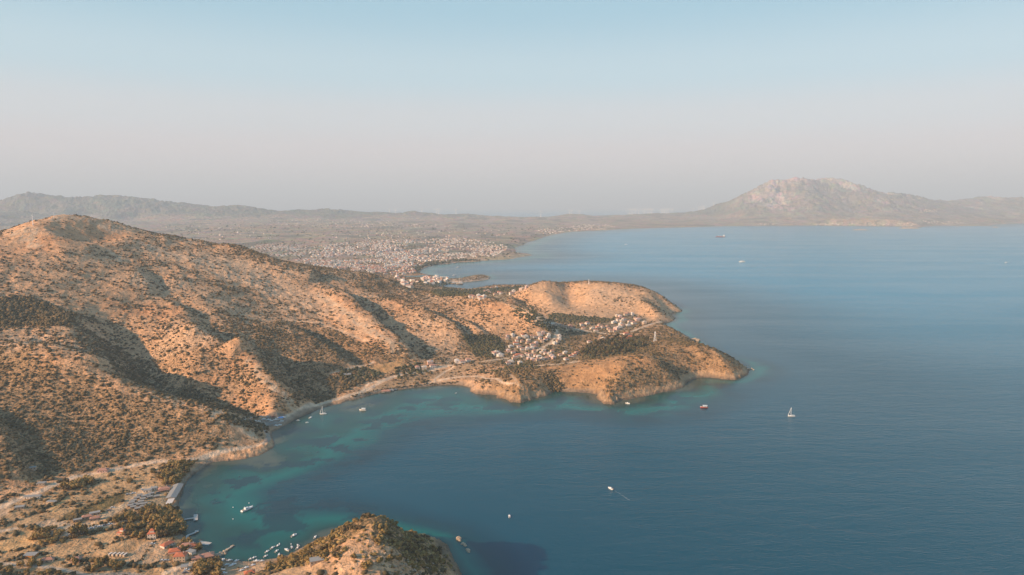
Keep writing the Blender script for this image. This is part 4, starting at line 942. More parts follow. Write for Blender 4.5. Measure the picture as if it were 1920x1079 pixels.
# ------------------------------------------------------------------ houses by the bay, each with its parts
def windows(par, w, d, z0, floors, m='glass'):
    k = 0
    for fl in range(floors):
        z = z0 + 1.0 + fl * 3.0
        for sx_ in range(int(w // 2.6)):
            x = -w / 2 + 1.3 + sx_ * (w - 2.6) / max(1, int(w // 2.6) - 1)
            for sy in (-1, 1):
                y = sy * (d / 2 + 0.03)
                mb = MB().box(x - .45, x + .45, y - .06, y + .06, z, z + 1.2, m); f = obj('window', mb, par)
                mb = MB().box(x - .55, x + .55, y + sy * .0 - .09, y + .09, z - .12, z, 'white'); obj('sill', mb, f); k += 1
def bay_house(px, py, w, d, fl, rz, wall, roof, label, cat='house', name='house', rh=1.8, hip=0.45, extra=None, win=True):
    p = pick(px, py); e = empty(name, gz(p), rz, .85); h = fl * 3.0
    obj('wall', MB().box(-w / 2, w / 2, -d / 2, d / 2, -2.5, h, wall), e)
    if roof in ('roof', 'faded'):
        r = obj('roof', MB().roof(w, d, h + 0.003, rh, roof, hip), e); obj('chimney', MB().box(w * .2, w * .2 + .6, d * .1, d * .1 + .6, h + .4, h + rh + .7, 'white'), r)
    else: obj('roof', MB().box(-w / 2 - .3, w / 2 + .3, -d / 2 - .3, d / 2 + .3, h + .003, h + .3, roof), e)
    if win: windows(e, w, d, 0, fl)
    dr = obj('door', MB().box(-w * .08 - .5, -w * .08 + .5, -d / 2 - .1, -d / 2 + .02, 0.1, 2.2, 'wood'), e); obj('handle', MB().box(-w * .08 + .3, -w * .08 + .4, -d / 2 - .16, -d / 2 - .1, 1.0, 1.1, 'metal'), dr)
    if extra: extra(e, w, d, h)
    return tag(e, label, cat, 'buildings of the bay settlement')
def upper(e, w, d, h):
    obj('attic', MB().box(-w * .22, w * .25, -d * .3, d * .3, h + .3, h + 2.9, 'white'), e); r = obj('upper_roof', MB().roof(w * .5, d * .62, h + 2.903, 1.4, 'roof', .4), e)
def porch(e, w, d, h):
    obj('porch_roof', MB().box(-w / 2, w / 2, -d / 2 - 3, -d / 2 - .05, 2.5, 2.65, 'faded'), e)
    for s_ in (-1, 0, 1): obj('porch_post', MB().tube((s_ * (w / 2 - .3), -d / 2 - 2.8, -1), (s_ * (w / 2 - .3), -d / 2 - 2.8, 2.5), .1, .1, 'wood', 6), e)
Z_ = R
for a in [
    (287, 1008, 8.5, 8, 2, R(8), 'white', 'roof', 'white two storey villa with a stepped red roof beside the tall dark tree', upper),
    (230, 1002, 9, 6, 1, R(-10), 'pink', 'roof', 'low house with bright red roof and tower between the hedges', upper),
    (314, 1024, 12, 7, 1, R(62), 'white', 'roof', 'orange red steep roofed house on the corner of the bare field', None),
    (328, 1036, 11, 8, 1, R(20), 'white', 'roof', 'white house with orange red hipped roof, middle of the shore cluster', porch),
    (339, 1050, 11, 9, 2, R(6), 'cream', 'roof', 'cream two storey house with bright red hipped roof, nearest of the shore cluster', None),
    (350, 1026, 12, 8, 1, R(12), 'white', 'faded', 'long house with faded pink roof behind the middle of the shore cluster', None),
    (360, 1027, 8, 7, 1, R(40), 'white', 'roof', 'small white house with red roof facing the water beside the faded pink one', porch),
    (358, 1038, 8, 6, 1, R(-20), 'white', 'grey_roof', 'white flat roofed house in the middle of the shore cluster', None),
    (369, 1050, 9, 6, 1, R(25), 'cream', 'faded', 'cream cottage with faded red roof behind the fishing beach', None),
    (387, 1046, 14, 9, 1, R(25), 'stone', 'faded', 'wide low building with dusty pink roof at the foot of the rocky jetty', None),
    (346, 1066, 6, 5, 1, R(10), 'white', 'grey_roof', 'little white cube house south of the shore cluster', None),
    (308, 919, 13, 8, 1, R(28), 'cream', 'faded', 'beach cafe with faded red roof beside the long grey shed', porch),
    (289, 918, 7, 5, 1, R(20), 'white', 'grey_roof', 'white kiosk left of the beach cafe', None),
    (277, 922, 9, 5, 1, R(15), 'white', 'grey_roof', 'low white building at the top edge of the camp', None),
    (164, 972, 10, 5, 1, R(28), 'stone', 'faded', 'farm shed with a dusty red roof beside the yard', None),
    (178, 965, 10, 5, 1, R(30), 'stone', 'grey_roof', 'farm shed with a pale grey roof above the red one', None),
    (179, 975, 10, 4.5, 1, R(28), 'stone', 'faded', 'long open stable with a brown red roof along the yard', None),
    (146, 978, 8, 4, 1, R(28), 'stone', 'grey_roof', 'small grey roofed hut at the corner of the dark green plot', None),
    (62, 934, 17, 5, 1, R(8), 'white', 'grey_roof', 'long white flat building right beside the dirt road', None),
    (58, 1044, 11, 7, 1, R(5), 'orange', 'grey_roof', 'orange barn standing alone in the lower left fields', None),
    (194, 884, 12, 8, 1, R(10), 'pink', 'faded', 'pink farmhouse above the bend of the dirt road', None),
    (78, 909, 9, 6, 1, R(10), 'stone', 'grey_roof', 'roofless looking stone house above the dirt road', None),
    (60, 880, 9, 4, 1, R(20), 'stone', 'grey_roof', 'narrow stone hut at the edge of the left hillside', None),
    (97, 944, 11, 4, 1, R(-8), 'cream', 'grey_roof', 'narrow cream shed in the scrub below the white road building', None),
    (37, 954, 9, 5, 1, R(20), 'stone', 'grey_roof', 'pale walled shed by the fork of the dirt road', None),
    (144, 1052, 8, 6, 1, R(10), 'pink', 'faded', 'pinkish ruined cottage at the edge of the shaded hollow', None),
    (90, 1053, 10, 5, 1, R(15), 'cream', 'faded', 'low cream shed in the bare field beside the lower track', None),
    (468, 1078, 9, 6, 1, R(25), 'white', 'roof', 'white hut with red roof behind the little boat beach', None),
    (594, 1054, 11, 7, 1, R(20), 'stone', 'grey_roof', 'grey roofed stone house on the foreground headland', None),
    (650, 704, 17, 12, 1, R(10), 'cream', 'grey_roof', 'wide pale roofed farm building above the coast road', None),
    (724, 735, 16, 6, 1, R(10), 'white', 'faded', 'low white beach restaurant on the far side of the bay', porch),
    (734, 733, 8, 5, 1, R(10), 'white', 'grey_roof', 'flat roofed kitchen next to the beach restaurant', None),
]:
    px, py, w, d, fl, rz, wall, roof, lab, ex = a
    bay_house(px, py, w, d, fl, rz, wall, roof, lab, 'shed' if ('shed' in lab or 'hut' in lab or 'barn' in lab or 'stable' in lab) else 'house', 'shed' if ('shed' in lab or 'hut' in lab or 'barn' in lab or 'stable' in lab) else 'house', extra=ex)
# long beach shed in two wings
p = pick(328, 926); q1_, q2_ = pick(316, 943), pick(337, 908); e = empty('beach_shed', gz(p), math.atan2(q2_[1] - q1_[1], q2_[0] - q1_[0]))
obj('wall', MB().box(-17, 17, -3.6, 3.6, -2, 3.2, 'stone'), e); obj('roof', MB().add([(-18, -5, 3.3), (18, -5, 3.3), (18, 5, 3.3), (-18, 5, 3.3), (-18, 0, 4.6), (18, 0, 4.6)], [(0, 1, 5, 4), (2, 3, 4, 5), (0, 4, 3), (1, 2, 5), (0, 3, 2, 1)], 'grey_roof'), e)
obj('terrace_roof', MB().box(-33, -18.3, -4, 2, 2.7, 3.0, 'white'), e)
for k in range(5): obj('post', MB().tube((-32 + k * 3.3, -3.6, -2), (-32 + k * 3.3, -3.6, 2.7), .12, .12, 'wood', 6), e)
tag(e, 'long grey roofed shed with a white terrace roof along the shingle beach', 'shed', 'buildings of the bay settlement')
# camp cabins
cab = empty('camp_cabin'); obj('wall', MB().box(-3, 3, -2, 2, -1.5, 2.3, 'wood'), cab); obj('roof', MB().roof(6, 4, 2.303, 1.2, 'grey_roof', 0, .35), cab); obj('door', MB().box(-.4, .4, -2.08, -1.98, 0, 1.9, 'dark'), cab); obj('window', MB().box(1.2, 2.2, -2.06, -1.98, .9, 1.7, 'glass'), cab)
spots = [(262, 931), (257, 936), (251, 941), (247, 945), (270, 933), (268, 938), (265, 943), (253, 948), (250, 953), (262, 948), (271, 947), (277, 931), (284, 928), (281, 934), (294, 933), (268, 952), (258, 956), (245, 950)]
ROWW = ['first', 'second']
for i, (x, y) in enumerate(spots):
    c = cab if i == 0 else copy_tree(cab); p = pick(x, y); c.location = gz(p); c.rotation_euler = (0, 0, R(28 + rg.uniform(-6, 6))); c.scale = (.8, .8, .9)
    tag(c, 'small grey roofed wooden cabin packed in the rows of the camp', 'cabin', 'cabins of the camp')
# caravans on the bare field
cv = empty('caravan'); obj('body', MB().box(-3, 3, -1.15, 1.15, .5, 2.7, 'cream').box(-2.7, 2.7, -1.0, 1.0, 2.7, 2.85, 'white'), cv); obj('window', MB().box(-1.8, 1.8, -1.2, -1.14, 1.5, 2.1, 'glass'), cv)
obj('wheel', MB().tube((0, -1.2, .35), (0, -.9, .35), .35, .35, 'dark', 10), cv); obj('wheel', MB().tube((0, .9, .35), (0, 1.2, .35), .35, .35, 'dark', 10), cv); obj('drawbar', MB().tube((3, 0, .5), (4.2, 0, .45), .08, .08, 'metal', 6), cv)
for i, (x, y) in enumerate([(207, 1042), (214, 1042), (222, 1042), (229, 1042), (235, 1043)]):
    c = cv if i == 0 else copy_tree(cv); p = pick(x, y); c.location = gz(p, .05); c.rotation_euler = (0, 0, R(80)); c.scale = (.75, .75, .75)
    tag(c, ['leftmost', 'second from the left', 'middle one', 'second from the right', 'rightmost'][i] + ' of the five white caravans on the bare field', 'caravan', 'caravans in a row on the bare field')

# ------------------------------------------------------------------ villages and town
def village_mesh(k):
    g = random.Random(90 + k); w, d = g.uniform(8, 13), g.uniform(7, 9); fl = g.choice([1, 2, 2, 2, 2]); h = fl * 2.75; wall = g.choice(['white', 'white', 'white', 'cream', 'pink'])
    m = MB().box(-w / 2, w / 2, -d / 2, d / 2, -4, h, wall); flat = k % 3 == 2
    if flat: m.box(-w / 2 - .2, w / 2 + .2, -d / 2 - .2, d / 2 + .2, h + .003, h + .5, 'white').box(-w * .2, w * .2, -d * .2, d * .2, h + .5, h + 2.4, wall)
    else: m.roof(w, d, h + .003, g.uniform(1.5, 2.3), 'roof' if k % 3 == 0 else 'faded', 0.45)
    m.box(-w * .3, w * .3, -d / 2 - 1.3, -d / 2 - .003, 2.7, 2.9, 'white')
    for f in range(fl):
        for s in range(3):
            x = -w * .33 + s * w * .33
            for sy in (-1, 1): m.box(x - .5, x + .5, sy * d / 2 - .05, sy * d / 2 + .05, f * 2.9 + .9, f * 2.9 + 2.1, 'glass')
        for sx_ in (-1, 1): m.box(sx_ * w / 2 - .05, sx_ * w / 2 + .05, -.5, .5, f * 2.9 + .9, f * 2.9 + 2.1, 'glass')
    if k % 2: m.box(w / 2 + .003, w / 2 + 3, -d * .3, d * .4, -4, 2.8, wall)
    return m.mesh('house'), ('flat roofed' if flat else 'red roofed' if k % 3 == 0 else 'pale tile roofed'), wall
VM = [village_mesh(k) for k in range(12)]
def vhouse(p, k, where, group, s=1.0, rz=None):
    me, rf, wl = VM[k]; o = bpy.data.objects.new('house', me); COL.objects.link(o); o.location = gz(p); o.rotation_euler = (0, 0, (R(20) if rz is None else rz) + rg.choice([0, R(90)]) + rg.uniform(-.15, .15)); o.scale = (s, s, s)
    return tag(o, f'{wl} {rf} house {where}', 'house', group)
VA = [(490,190),(480,235),(590,175),(690,230),(660,275),(755,290),(825,200),(855,320),(870,275),(930,200),(990,210),(1075,180),(1080,235),(1130,135),(1050,130),(1235,170),(1225,210),(1120,285),(1430,190),(1430,245),(1400,285),(1345,325),(1010,320),(940,350),(705,385),(555,385),(765,430),(850,430),(860,395),(940,410),(1000,395),(505,460),(600,490),(275,520),(240,500),(330,490),(370,555),(610,600),(765,555),(970,470),(880,600),(945,620),(1030,620),(1120,610),(1205,600),(1320,590),(1290,560),(1110,500),(1185,510),(1150,460),(1300,470),(1250,520),(1440,540),(1535,500),(1550,610),(1740,500),(550,660),(720,680),(500,690),(900,530),(840,520),(1000,555),(1060,570)]
VAR = [(770,180),(1180,250),(640,330),(640,560),(690,540),(1640,560),(1700,530)]
VB = [(130,310),(185,320),(265,325),(330,345),(395,330),(400,350),(590,370),(650,290),(720,375),(800,355),(780,405),(880,350),(830,320),(970,380),(1000,410),(1050,410),(1100,375),(1130,350),(1070,370),(1100,180),(1140,190),(1220,160),(1260,150),(1050,280),(1110,240),(1200,230),(1290,270),(1340,290),(1375,225),(1400,240),(1430,220),(1320,155),(1505,285),(1150,305),(1265,325),(1180,330),(1230,455),(890,530),(680,575),(950,345),(1170,260),(560,310)]
VC = [(985,525),(1020,535),(1080,520),(1110,545),(1150,530),(1165,455),(1200,450),(1250,415),(1310,410),(1340,470),(1370,480),(1500,480),(1530,455),(1630,430),(1650,425),(1700,400),(1220,470),(1290,495)]
PA = [k for k in range(12) if k % 3]; PRd = [0, 3, 6, 9]
for x, y in VA: vhouse(pick(900 + x / 9.6, 612 + y / 9.6), rg.choice(PA), 'in the terraced village in the saddle of the cape', 'houses of the village in the saddle', .8)
for x, y in VAR: vhouse(pick(900 + x / 9.6, 612 + y / 9.6), rg.choice(PRd), 'in the terraced village in the saddle of the cape', 'houses of the village in the saddle', .8)
for i, (x, y) in enumerate(VB): vhouse(pick(1020 + x / 8, 572 + y / 8), rg.choice(PRd) if i in (5, 9, 36) else rg.choice(PA), 'in the row under the bare hill on the cape', 'houses under the bare hill', 0.92 if y > 300 else 1.0)
for i, (x, y) in enumerate(VC): vhouse(pick(740 + x / 6.857, 482 + y / 6.857), rg.choice(PRd) if i in (3, 9) else rg.choice(PA), 'behind the saddle close to the harbour inlet', 'houses between the hills and the inlet', 1.15)
for i, (x, y) in enumerate([(685, 630), (745, 630), (800, 580), (825, 615), (1040, 570), (1090, 575), (1140, 560), (1380, 500), (1430, 515), (1395, 490)]): vhouse(pick(640 + x / 4.8, 562 + y / 4.8), rg.choice(PA), 'strung along the hillside road above the bay', 'houses along the road above the bay', 1.0)
# the town: the nearest 150 houses one by one, the rest as one sheet of roofs
TP = towns[0]; pts = []
for _ in range(60000):
    x, y = rg.uniform(465, 965), rg.uniform(446, 520)
    if not in_poly(x, y, TP): continue
    p = pick(x, y)
    if p[1] < 2000: continue
    pts.append(p)
    if len(pts) > 14000: break
pts = np.array(pts); dens = fbm(pts[:, 0], pts[:, 1], 260, 4) + 0.30 * fbm(pts[:, 0], pts[:, 1], 70, 3)
Dp = np.hypot(pts[:, 0], pts[:, 1]); wgt = np.clip(0.50 + dens * 2.4, 0, 1) * np.clip((Dp / 6500) ** 1.2, 0.35, 1)
pts = pts[rs.rand(len(pts)) < wgt]
sdp = poly_sd(pts[:, 0], pts[:, 1], COAST, 1); pts = pts[sdp > 25]
cellx = {}
for p in pts:
    a = R(25) if p[0] < -400 else R(10); u_, v_ = p[0] * math.cos(a) + p[1] * math.sin(a), -p[0] * math.sin(a) + p[1] * math.cos(a)
    k = (round(u_ / 19), round(v_ / 27))
    if k not in cellx: cellx[k] = (np.array([k[0] * 19 * math.cos(a) - k[1] * 27 * math.sin(a), k[0] * 19 * math.sin(a) + k[1] * 27 * math.cos(a)]) + rs.uniform(-3, 3, 2), a)
T = sorted(cellx.values(), key=lambda q_: math.hypot(*q_[0])); T = [(q_, a) for q_, a in T if zat(*q_) > 0.6]
print('town', len(T))
for q_, a in T[:140]: vhouse(q_, rg.choice(PA + PRd), 'at the near edge of the town beyond the mountain', 'houses at the near edge of the town', 1.15, a)
def town_sheet(name, T_, extra):
    v, f, mi = [], [], []; MT['town_white'] = paint('town_plaster', (0.74, 0.66, 0.58)); mats = ['town_white', 'cream', 'roof', 'faded', 'white']
    for q_, a in T_ + extra:
        z = max(zat(*q_), .3) - 2; w, d, h = rg.uniform(8, 15) / 2, rg.uniform(8, 12) / 2, rg.choice([6, 8, 8, 11]); r = a + rg.choice([0, 1.57]) + rg.uniform(-.2, .2)
        c, s = math.cos(r), math.sin(r); k = len(v); base = [(-w, -d), (w, -d), (w, d), (-w, d)]
        for zz, e_ in ((z, 0), (z + h, 0)):
            for bx, by in base: v.append((q_[0] + bx * c - by * s, q_[1] + bx * s + by * c, zz))
        wl = 0 if rg.random() < .6 else 1
        for t_ in ((0, 1, 5, 4), (1, 2, 6, 5), (2, 3, 7, 6), (3, 0, 4, 7)): f.append(tuple(i + k for i in t_)); mi.append(wl)
        if rg.random() < .45:
            k2 = len(v); hh = z + h + 2.2
            for bx, by, bz in ((-w - .4, -d - .4, z + h - .1), (w + .4, -d - .4, z + h - .1), (w + .4, d + .4, z + h - .1), (-w - .4, d + .4, z + h - .1), (-w * .5, 0, hh), (w * .5, 0, hh)): v.append((q_[0] + bx * c - by * s, q_[1] + bx * s + by * c, bz))
            rr = 2 if rg.random() < .3 else 3
            for t_ in ((0, 1, 5, 4), (1, 2, 5), (2, 3, 4, 5), (3, 0, 4)): f.append(tuple(i + k2 for i in t_)); mi.append(rr)
        else: f.append((k + 4, k + 5, k + 6, k + 7)); mi.append(0)
    me = bpy.data.meshes.new(name); me.from_pydata(v, [], f)
    for m in mats: me.materials.append(MT[m])
    me.polygons.foreach_set('material_index', mi); me.update(); o = bpy.data.objects.new(name, me); COL.objects.link(o)
    tag(o, 'pale mass of white and red roofed houses filling the far plain', 'town houses', None, 'stuff')
far_h = []
for poly, n in [([(500, 412), (720, 412), (760, 420), (900, 425), (700, 428), (520, 424)], 170), ([(1000, 432), (1120, 420), (1160, 424), (1130, 432), (1020, 440)], 170), ([(1420, 419), (1460, 419), (1465, 423), (1420, 423)], 25), ([(1530, 419), (1570, 419), (1570, 423), (1530, 423)], 30), ([(1570, 419), (1720, 418), (1720, 424), (1570, 423)], 40), ([(1730, 414), (1810, 417), (1805, 421), (1735, 420)], 60), ([(300, 425), (500, 425), (520, 450), (430, 455)], 40), ([(1725, 393), (1760, 393), (1755, 398), (1725, 398)], 30),
                ([(790, 520), (830, 519), (850, 524), (820, 533), (795, 532)], 70), ([(740, 520), (790, 528), (780, 545), (750, 535)], 26), ([(600, 440), (950, 430), (960, 445), (640, 450)], 60)]:
    for _ in range(n):
        for _k in range(20):
            x, y = rg.uniform(min(p[0] for p in poly), max(p[0] for p in poly)), rg.uniform(min(p[1] for p in poly), max(p[1] for p in poly))
            if in_poly(x, y, poly): break
        p = pick(x, y)
        if zat(p[0], p[1]) > .8: far_h.append((p[:2], rg.uniform(0, 1.5)))
town_sheet('town_houses', T[140:], far_h)
# trees among the far houses
tp = []
for q_, a in T: 
    if rg.random() < .5: tp.append((q_[0] + rg.uniform(-16, 16), q_[1] + rg.uniform(-16, 16)))
for _ in range(2600):
    x, y = rg.uniform(300, 1100), rg.uniform(420, 500); p = pick(x, y)
    if p[1] > 2600 and zat(p[0], p[1]) > 1.5 and fbm(p[0:1], p[1:2], 400, 3)[0] > -.05: tp.append((p[0], p[1]))
tp = np.array([(x, y, max(zat(x, y), .3)) for x, y in tp]); sz_ = rs.uniform(3, 7, len(tp)) * np.clip(np.hypot(tp[:, 0], tp[:, 1]) / 4500, 1, 1.8)
merged('far_trees', tp, sz_, sz_ * .9, 1, M_PINE)
# ------------------------------------------------------------------ boats
def sea_at(px, py): return P(px, py, 0.0)
def motor_yacht(loc, rz, s, label, group=None):
    e = empty('motor_yacht', loc, rz, s)
    obj('hull', MB().hull(13, 3.9, 1.5, 'gel', 'gel'), e); obj('waterline_stripe', MB().box(-6.3, 3.2, -1.93, 1.93, .12, .3, 'grey'), e)
    c = obj('cabin', MB().add([(-3.2, -1.4, 1.4), (2.6, -1.2, 1.45), (2.6, 1.2, 1.45), (-3.2, 1.4, 1.4), (-2.8, -1.2, 2.7), (.6, -1.0, 2.7), (.6, 1.0, 2.7), (-2.8, 1.2, 2.7)], [(0, 1, 5, 4), (1, 2, 6, 5), (2, 3, 7, 6), (3, 0, 4, 7), (4, 5, 6, 7)], 'gel'), e)
    obj('window', MB().box(-2.4, .5, -1.36, 1.36, 1.95, 2.4, 'glass'), c); obj('radar_arch', MB().box(-2.9, -2.5, -1.3, 1.3, 3.4, 3.6, 'gel').box(-2.9, -2.5, -1.3, -1.1, 2.6, 3.4, 'gel').box(-2.9, -2.5, 1.1, 1.3, 2.6, 3.4, 'gel'), e)
    obj('cockpit', MB().box(-5.9, -3.4, -1.3, 1.3, 1.3, 1.5, 'wood'), e); obj('bow_rail', MB().tube((2.5, -1.3, 2.3), (6.3, 0, 2.6), .04, .04, 'metal', 5).tube((2.5, 1.3, 2.3), (6.3, 0, 2.6), .04, .04, 'metal', 5), e)
    obj('swim_platform', MB().box(-7.1, -6.45, -1.4, 1.4, .25, .42, 'gel'), e)
    return tag(e, label, 'yacht', group)
def small_boat(loc, rz, s, label, group, cover=None):
    e = empty('small_boat', loc, rz, s); obj('hull', MB().hull(5.6, 2.0, .75, 'gel', 'gel'), e); obj('console', MB().box(-.5, .7, -.5, .5, .6, 1.45, 'gel').box(.5, .72, -.45, .45, 1.2, 1.7, 'glass'), e)
    obj('outboard_motor', MB().box(-3.1, -2.75, -.22, .22, .2, 1.15, 'dark'), e); obj('bench', MB().box(-2.3, -1.6, -.75, .75, .7, .92, cover or 'wood'), e)
    return tag(e, label, 'boat', group)
def tour_boat(loc, rz, s, label, hull='redhull', cat='tour boat'):
    e = empty('tour_boat', loc, rz, s); obj('hull', MB().hull(14, 4.4, 1.7, hull, 'wood', sheer=.6), e); obj('rail_strake', MB().hull(14.2, 4.5, 1.9, 'gel', 'wood', z0=1.35, sheer=.6), e)
    c = obj('deckhouse', MB().box(-5, 1.5, -1.6, 1.6, 1.6, 3.2, 'gel'), e); obj('window', MB().box(-4.5, 1.1, -1.64, 1.64, 2.2, 2.8, 'glass'), c)
    obj('canopy', MB().box(-6, 2.6, -2.0, 2.0, 4.6, 4.75, 'sail'), e)
    for x in (-5.8, -1.6, 2.4):
        for y in (-1.9, 1.9): obj('canopy_post', MB().tube((x, y, 1.7), (x, y, 4.6), .06, .06, 'metal', 5), e)
    obj('bowsprit', MB().tube((6.2, 0, 2.5), (8.6, 0, 3.2), .12, .06, 'wood', 6), e)
    return tag(e, label, cat)
def sailboat(loc, rz, s, label, sails, group=None):
    e = empty('sailboat', loc, rz, s); obj('hull', MB().hull(11.5, 3.5, 1.15, 'gel', 'gel', stern=.6), e); c = obj('cabin', MB().box(-1.8, 2.4, -1.0, 1.0, 1.0, 1.6, 'gel'), e); obj('window', MB().box(-1.3, 1.9, -1.03, 1.03, 1.2, 1.4, 'glass'), c)
    obj('mast', MB().tube((1.0, 0, 1.0), (1.0, 0, 15.5), .3, .2, 'tower', 8), e); obj('boom', MB().tube((1.0, 0, 2.4), (-4.4, 0, 2.6), .2, .2, 'sail', 7), e)
    if sails:
        def sheet(a, b, c_, bulge): 
            g = []; n = 6; a, b, c_ = Vector(a), Vector(b), Vector(c_)
            for i in range(n + 1):
                for j in range(n + 1 - i):
                    u, v = i / n, j / n; w = 1 - u - v; p = a * w + b * u + c_ * v; p.y += bulge * 16 * u * v * w * 1.2; g.append(p)
            vs, fs, idx, k = [], [], {}, 0
            for i in range(n + 1):
                for j in range(n + 1 - i): idx[i, j] = k; k += 1
            for i in range(n):
                for j in range(n - i):
                    fs.append((idx[i, j], idx[i + 1, j], idx[i, j + 1]))
                    if j < n - i - 1: fs.append((idx[i + 1, j], idx[i + 1, j + 1], idx[i, j + 1]))
            m = len(g); return [p[:] for p in g] + [(p.x, p.y + .03, p.z) for p in g], fs + [tuple(i + m for i in reversed(f)) for f in fs]
        v, f = sheet((.9, 0, 2.6), (-4.2, 0, 2.8), (.9, 0, 15.2), .5); obj('mainsail', MB().add(v, f, 'sail'), e)
        obj('furled_jib', MB().tube((5.6, 0, 1.5), (1.1, 0, 15.0), .32, .12, 'sail', 8), e)
    else: obj('furled_jib', MB().tube((5.6, 0, 1.4), (1.1, 0, 14.5), .32, .16, 'sail', 6), e)
    obj('stay', MB().tube((-5.4, 0, 1.2), (1.0, 0, 15.3), .025, .025, 'metal', 4), e)
    return tag(e, label, 'sailboat', group)
def head(px, py, qx, qy):
    a, b = sea_at(px, py), sea_at(qx, qy); return math.atan2(b[1] - a[1], b[0] - a[0])
motor_yacht(sea_at(464, 956), head(464, 956, 478, 950), 1.0, 'white motor yacht anchored alone in the middle of the near bay')
BG = 'small white boats moored off the boat beach'
names = ['white boat moored farthest out off the boat beach', 'white boat moored close under the headland, rightmost of the fleet', 'third white boat from the left in the upper row of the fleet', 'white boat beside the mooring ball at the top of the fleet', 'second white boat from the left in the upper row of the fleet', 'white boat in the middle of the lower row of the fleet', 'white boat left of the long one near the headland', 'longer white boat lying across the others near the headland', 'upper one of the two boats touching near the headland', 'lower one of the two boats touching near the headland', 'white boat just off the bushes at the headland foot', 'white boat at the left end of the main fleet close to shore', 'right one of the pair of boats nearest the sand', 'left one of the pair of boats nearest the sand']
bl = [(551, 1005, 1.15, 55), (591, 1008, .95, 85), (511, 1028, .9, 60), (521, 1024, .85, 60), (501, 1035, .85, 60), (519, 1034, .85, 65), (547, 1027, .9, 120), (538, 1032, 1.1, 150), (559, 1024, .95, 130), (558, 1028, .9, 80), (523, 1041, .9, 100), (498, 1044, .85, 55), (476, 1047, .9, 50), (470, 1049, .8, 45)]
for (x, y, s, a), n in zip(bl, names): small_boat(sea_at(x, y), R(a), s, n, BG)
for x, y, s, a, n in [(559, 789, 1.0, 0, 'white dinghy nearest the dark beach of the small harbour'), (576, 793, .9, 10, 'white dinghy between the sailboat and the dark beach'), (582, 784, 1.1, 60, 'covered white boat close under the coast road'), (1177, 757, 1.3, -40, 'small boat tied close to the rocks of the cape'), (955, 969, 1.1, 95, 'little white boat alone on the dark water by the headland'), (1145, 917, 1.3, 130, 'speedboat trailing a thin wake across the dark water'), (855, 718 + 20, .7, 30, 'tiny white boat in the turquoise shallows under the far beach')]:
    small_boat(sea_at(x, y), R(a), s, n, 'small boats scattered on the bay')
tour_boat(sea_at(680, 770), R(175), .72, 'pale open boat with canopy anchored on the turquoise shallows', 'gel', 'boat')
tour_boat(sea_at(1320, 765), R(178), .8, 'white boat with a red hull cruising off the tip of the cape')
sailboat(sea_at(606, 777), R(185), .8, 'bare masted sailboat anchored below the coast road', False)
sailboat(sea_at(1484, 781), R(176), .85, 'white sailboat with bare mast and furled jib on the open sea', False)
tour_boat(sea_at(1391, 492), R(178), 2.1, 'white ferry far out on the pale sea', 'gel', 'ferry')
for x, y, s, n in [(862, 533.5, 1.9, 'wooden gulet moored off the tip of the harbour spit'), (850, 532.5, 1.4, 'smaller gulet moored inside the harbour inlet')]:
    e = tour_boat(sea_at(x, y), R(178), s, n, 'wood', 'gulet'); obj('mast', MB().tube((1, 0, 2), (1, 0, 17), .16, .08, 'tower', 6), e); obj('mast', MB().tube((-3, 0, 2), (-3, 0, 13), .14, .08, 'tower', 6), e)
for x, y, s, n in [(859, 502, 3.2, 'white yacht in the wide bay off the town beach'), (852, 517, 3.0, 'white yacht close outside the harbour spit'), (1174, 459, 4.5, 'tiny white craft far across the pale bay'), (1887, 493, 3.2, 'tiny white craft near the right edge of the sea')]:
    motor_yacht(sea_at(x, y), R(10), s * .42, n)
e = empty('cargo_ship', sea_at(1351, 445), R(4), 1.0); obj('hull', MB().hull(95, 15, 7, 'redhull', 'grey', z0=-1, sheer=.12), e); c = obj('bridge', MB().box(28, 40, -6, 6, 7, 19, 'gel').box(30, 37, -7.5, 7.5, 19, 21.5, 'gel'), e); obj('funnel', MB().box(38.5, 41.5, -1.5, 1.5, 19, 25, 'redhull'), c)
e.scale = (1, 1, 1)
for x in (-30, -12, 6): obj('hatch', MB().box(x - 7, x + 7, -5, 5, 6.8, 8.6, 'redhull'), e)
for x in (-21, -3, 16): obj('crane', MB().tube((x, 0, 7), (x, 0, 18), .9, .7, 'gel', 6).tube((x, 0, 17), (x + 9, 0, 14), .5, .3, 'gel', 5), e)
tag(e, 'red hulled cargo ship with a white bridge off the far shore', 'cargo ship')
# wake of the speedboat
a, b = sea_at(1149, 918), sea_at(1180, 938); d = (b - a); nrm = np.array([-d[1], d[0], 0]) / np.linalg.norm(d); vs, fs = [], []
for i in range(25):
    t = i / 24; w = 0.25 + 0.8 * t; p = a + d * t; o_ = math.sin(t * 19) * .3
    vs += [tuple(p + nrm * (w + o_) + np.array([0, 0, .05])), tuple(p - nrm * (w - o_) + np.array([0, 0, .05]))]
    if i: fs.append((2 * i - 2, 2 * i - 1, 2 * i + 1, 2 * i))
m, t, bb = newmat('foam'); bb.inputs['Base Color'].default_value = (.6, .65, .66, 1); tn = node(t, 'ShaderNodeTexNoise', i_Scale=.9, i_Detail=4.0); t.links.new(t.nodes.new('ShaderNodeTexCoord').outputs['Object'], tn.inputs['Vector']); t.links.new(sstep(t, tn.outputs['Fac'], .45, .75), bb.inputs['Alpha'])
me = bpy.data.meshes.new('wake_foam'); me.from_pydata(vs, [], fs); me.materials.append(m); o = bpy.data.objects.new('wake_foam', me); COL.objects.link(o); tag(o, kind='stuff')
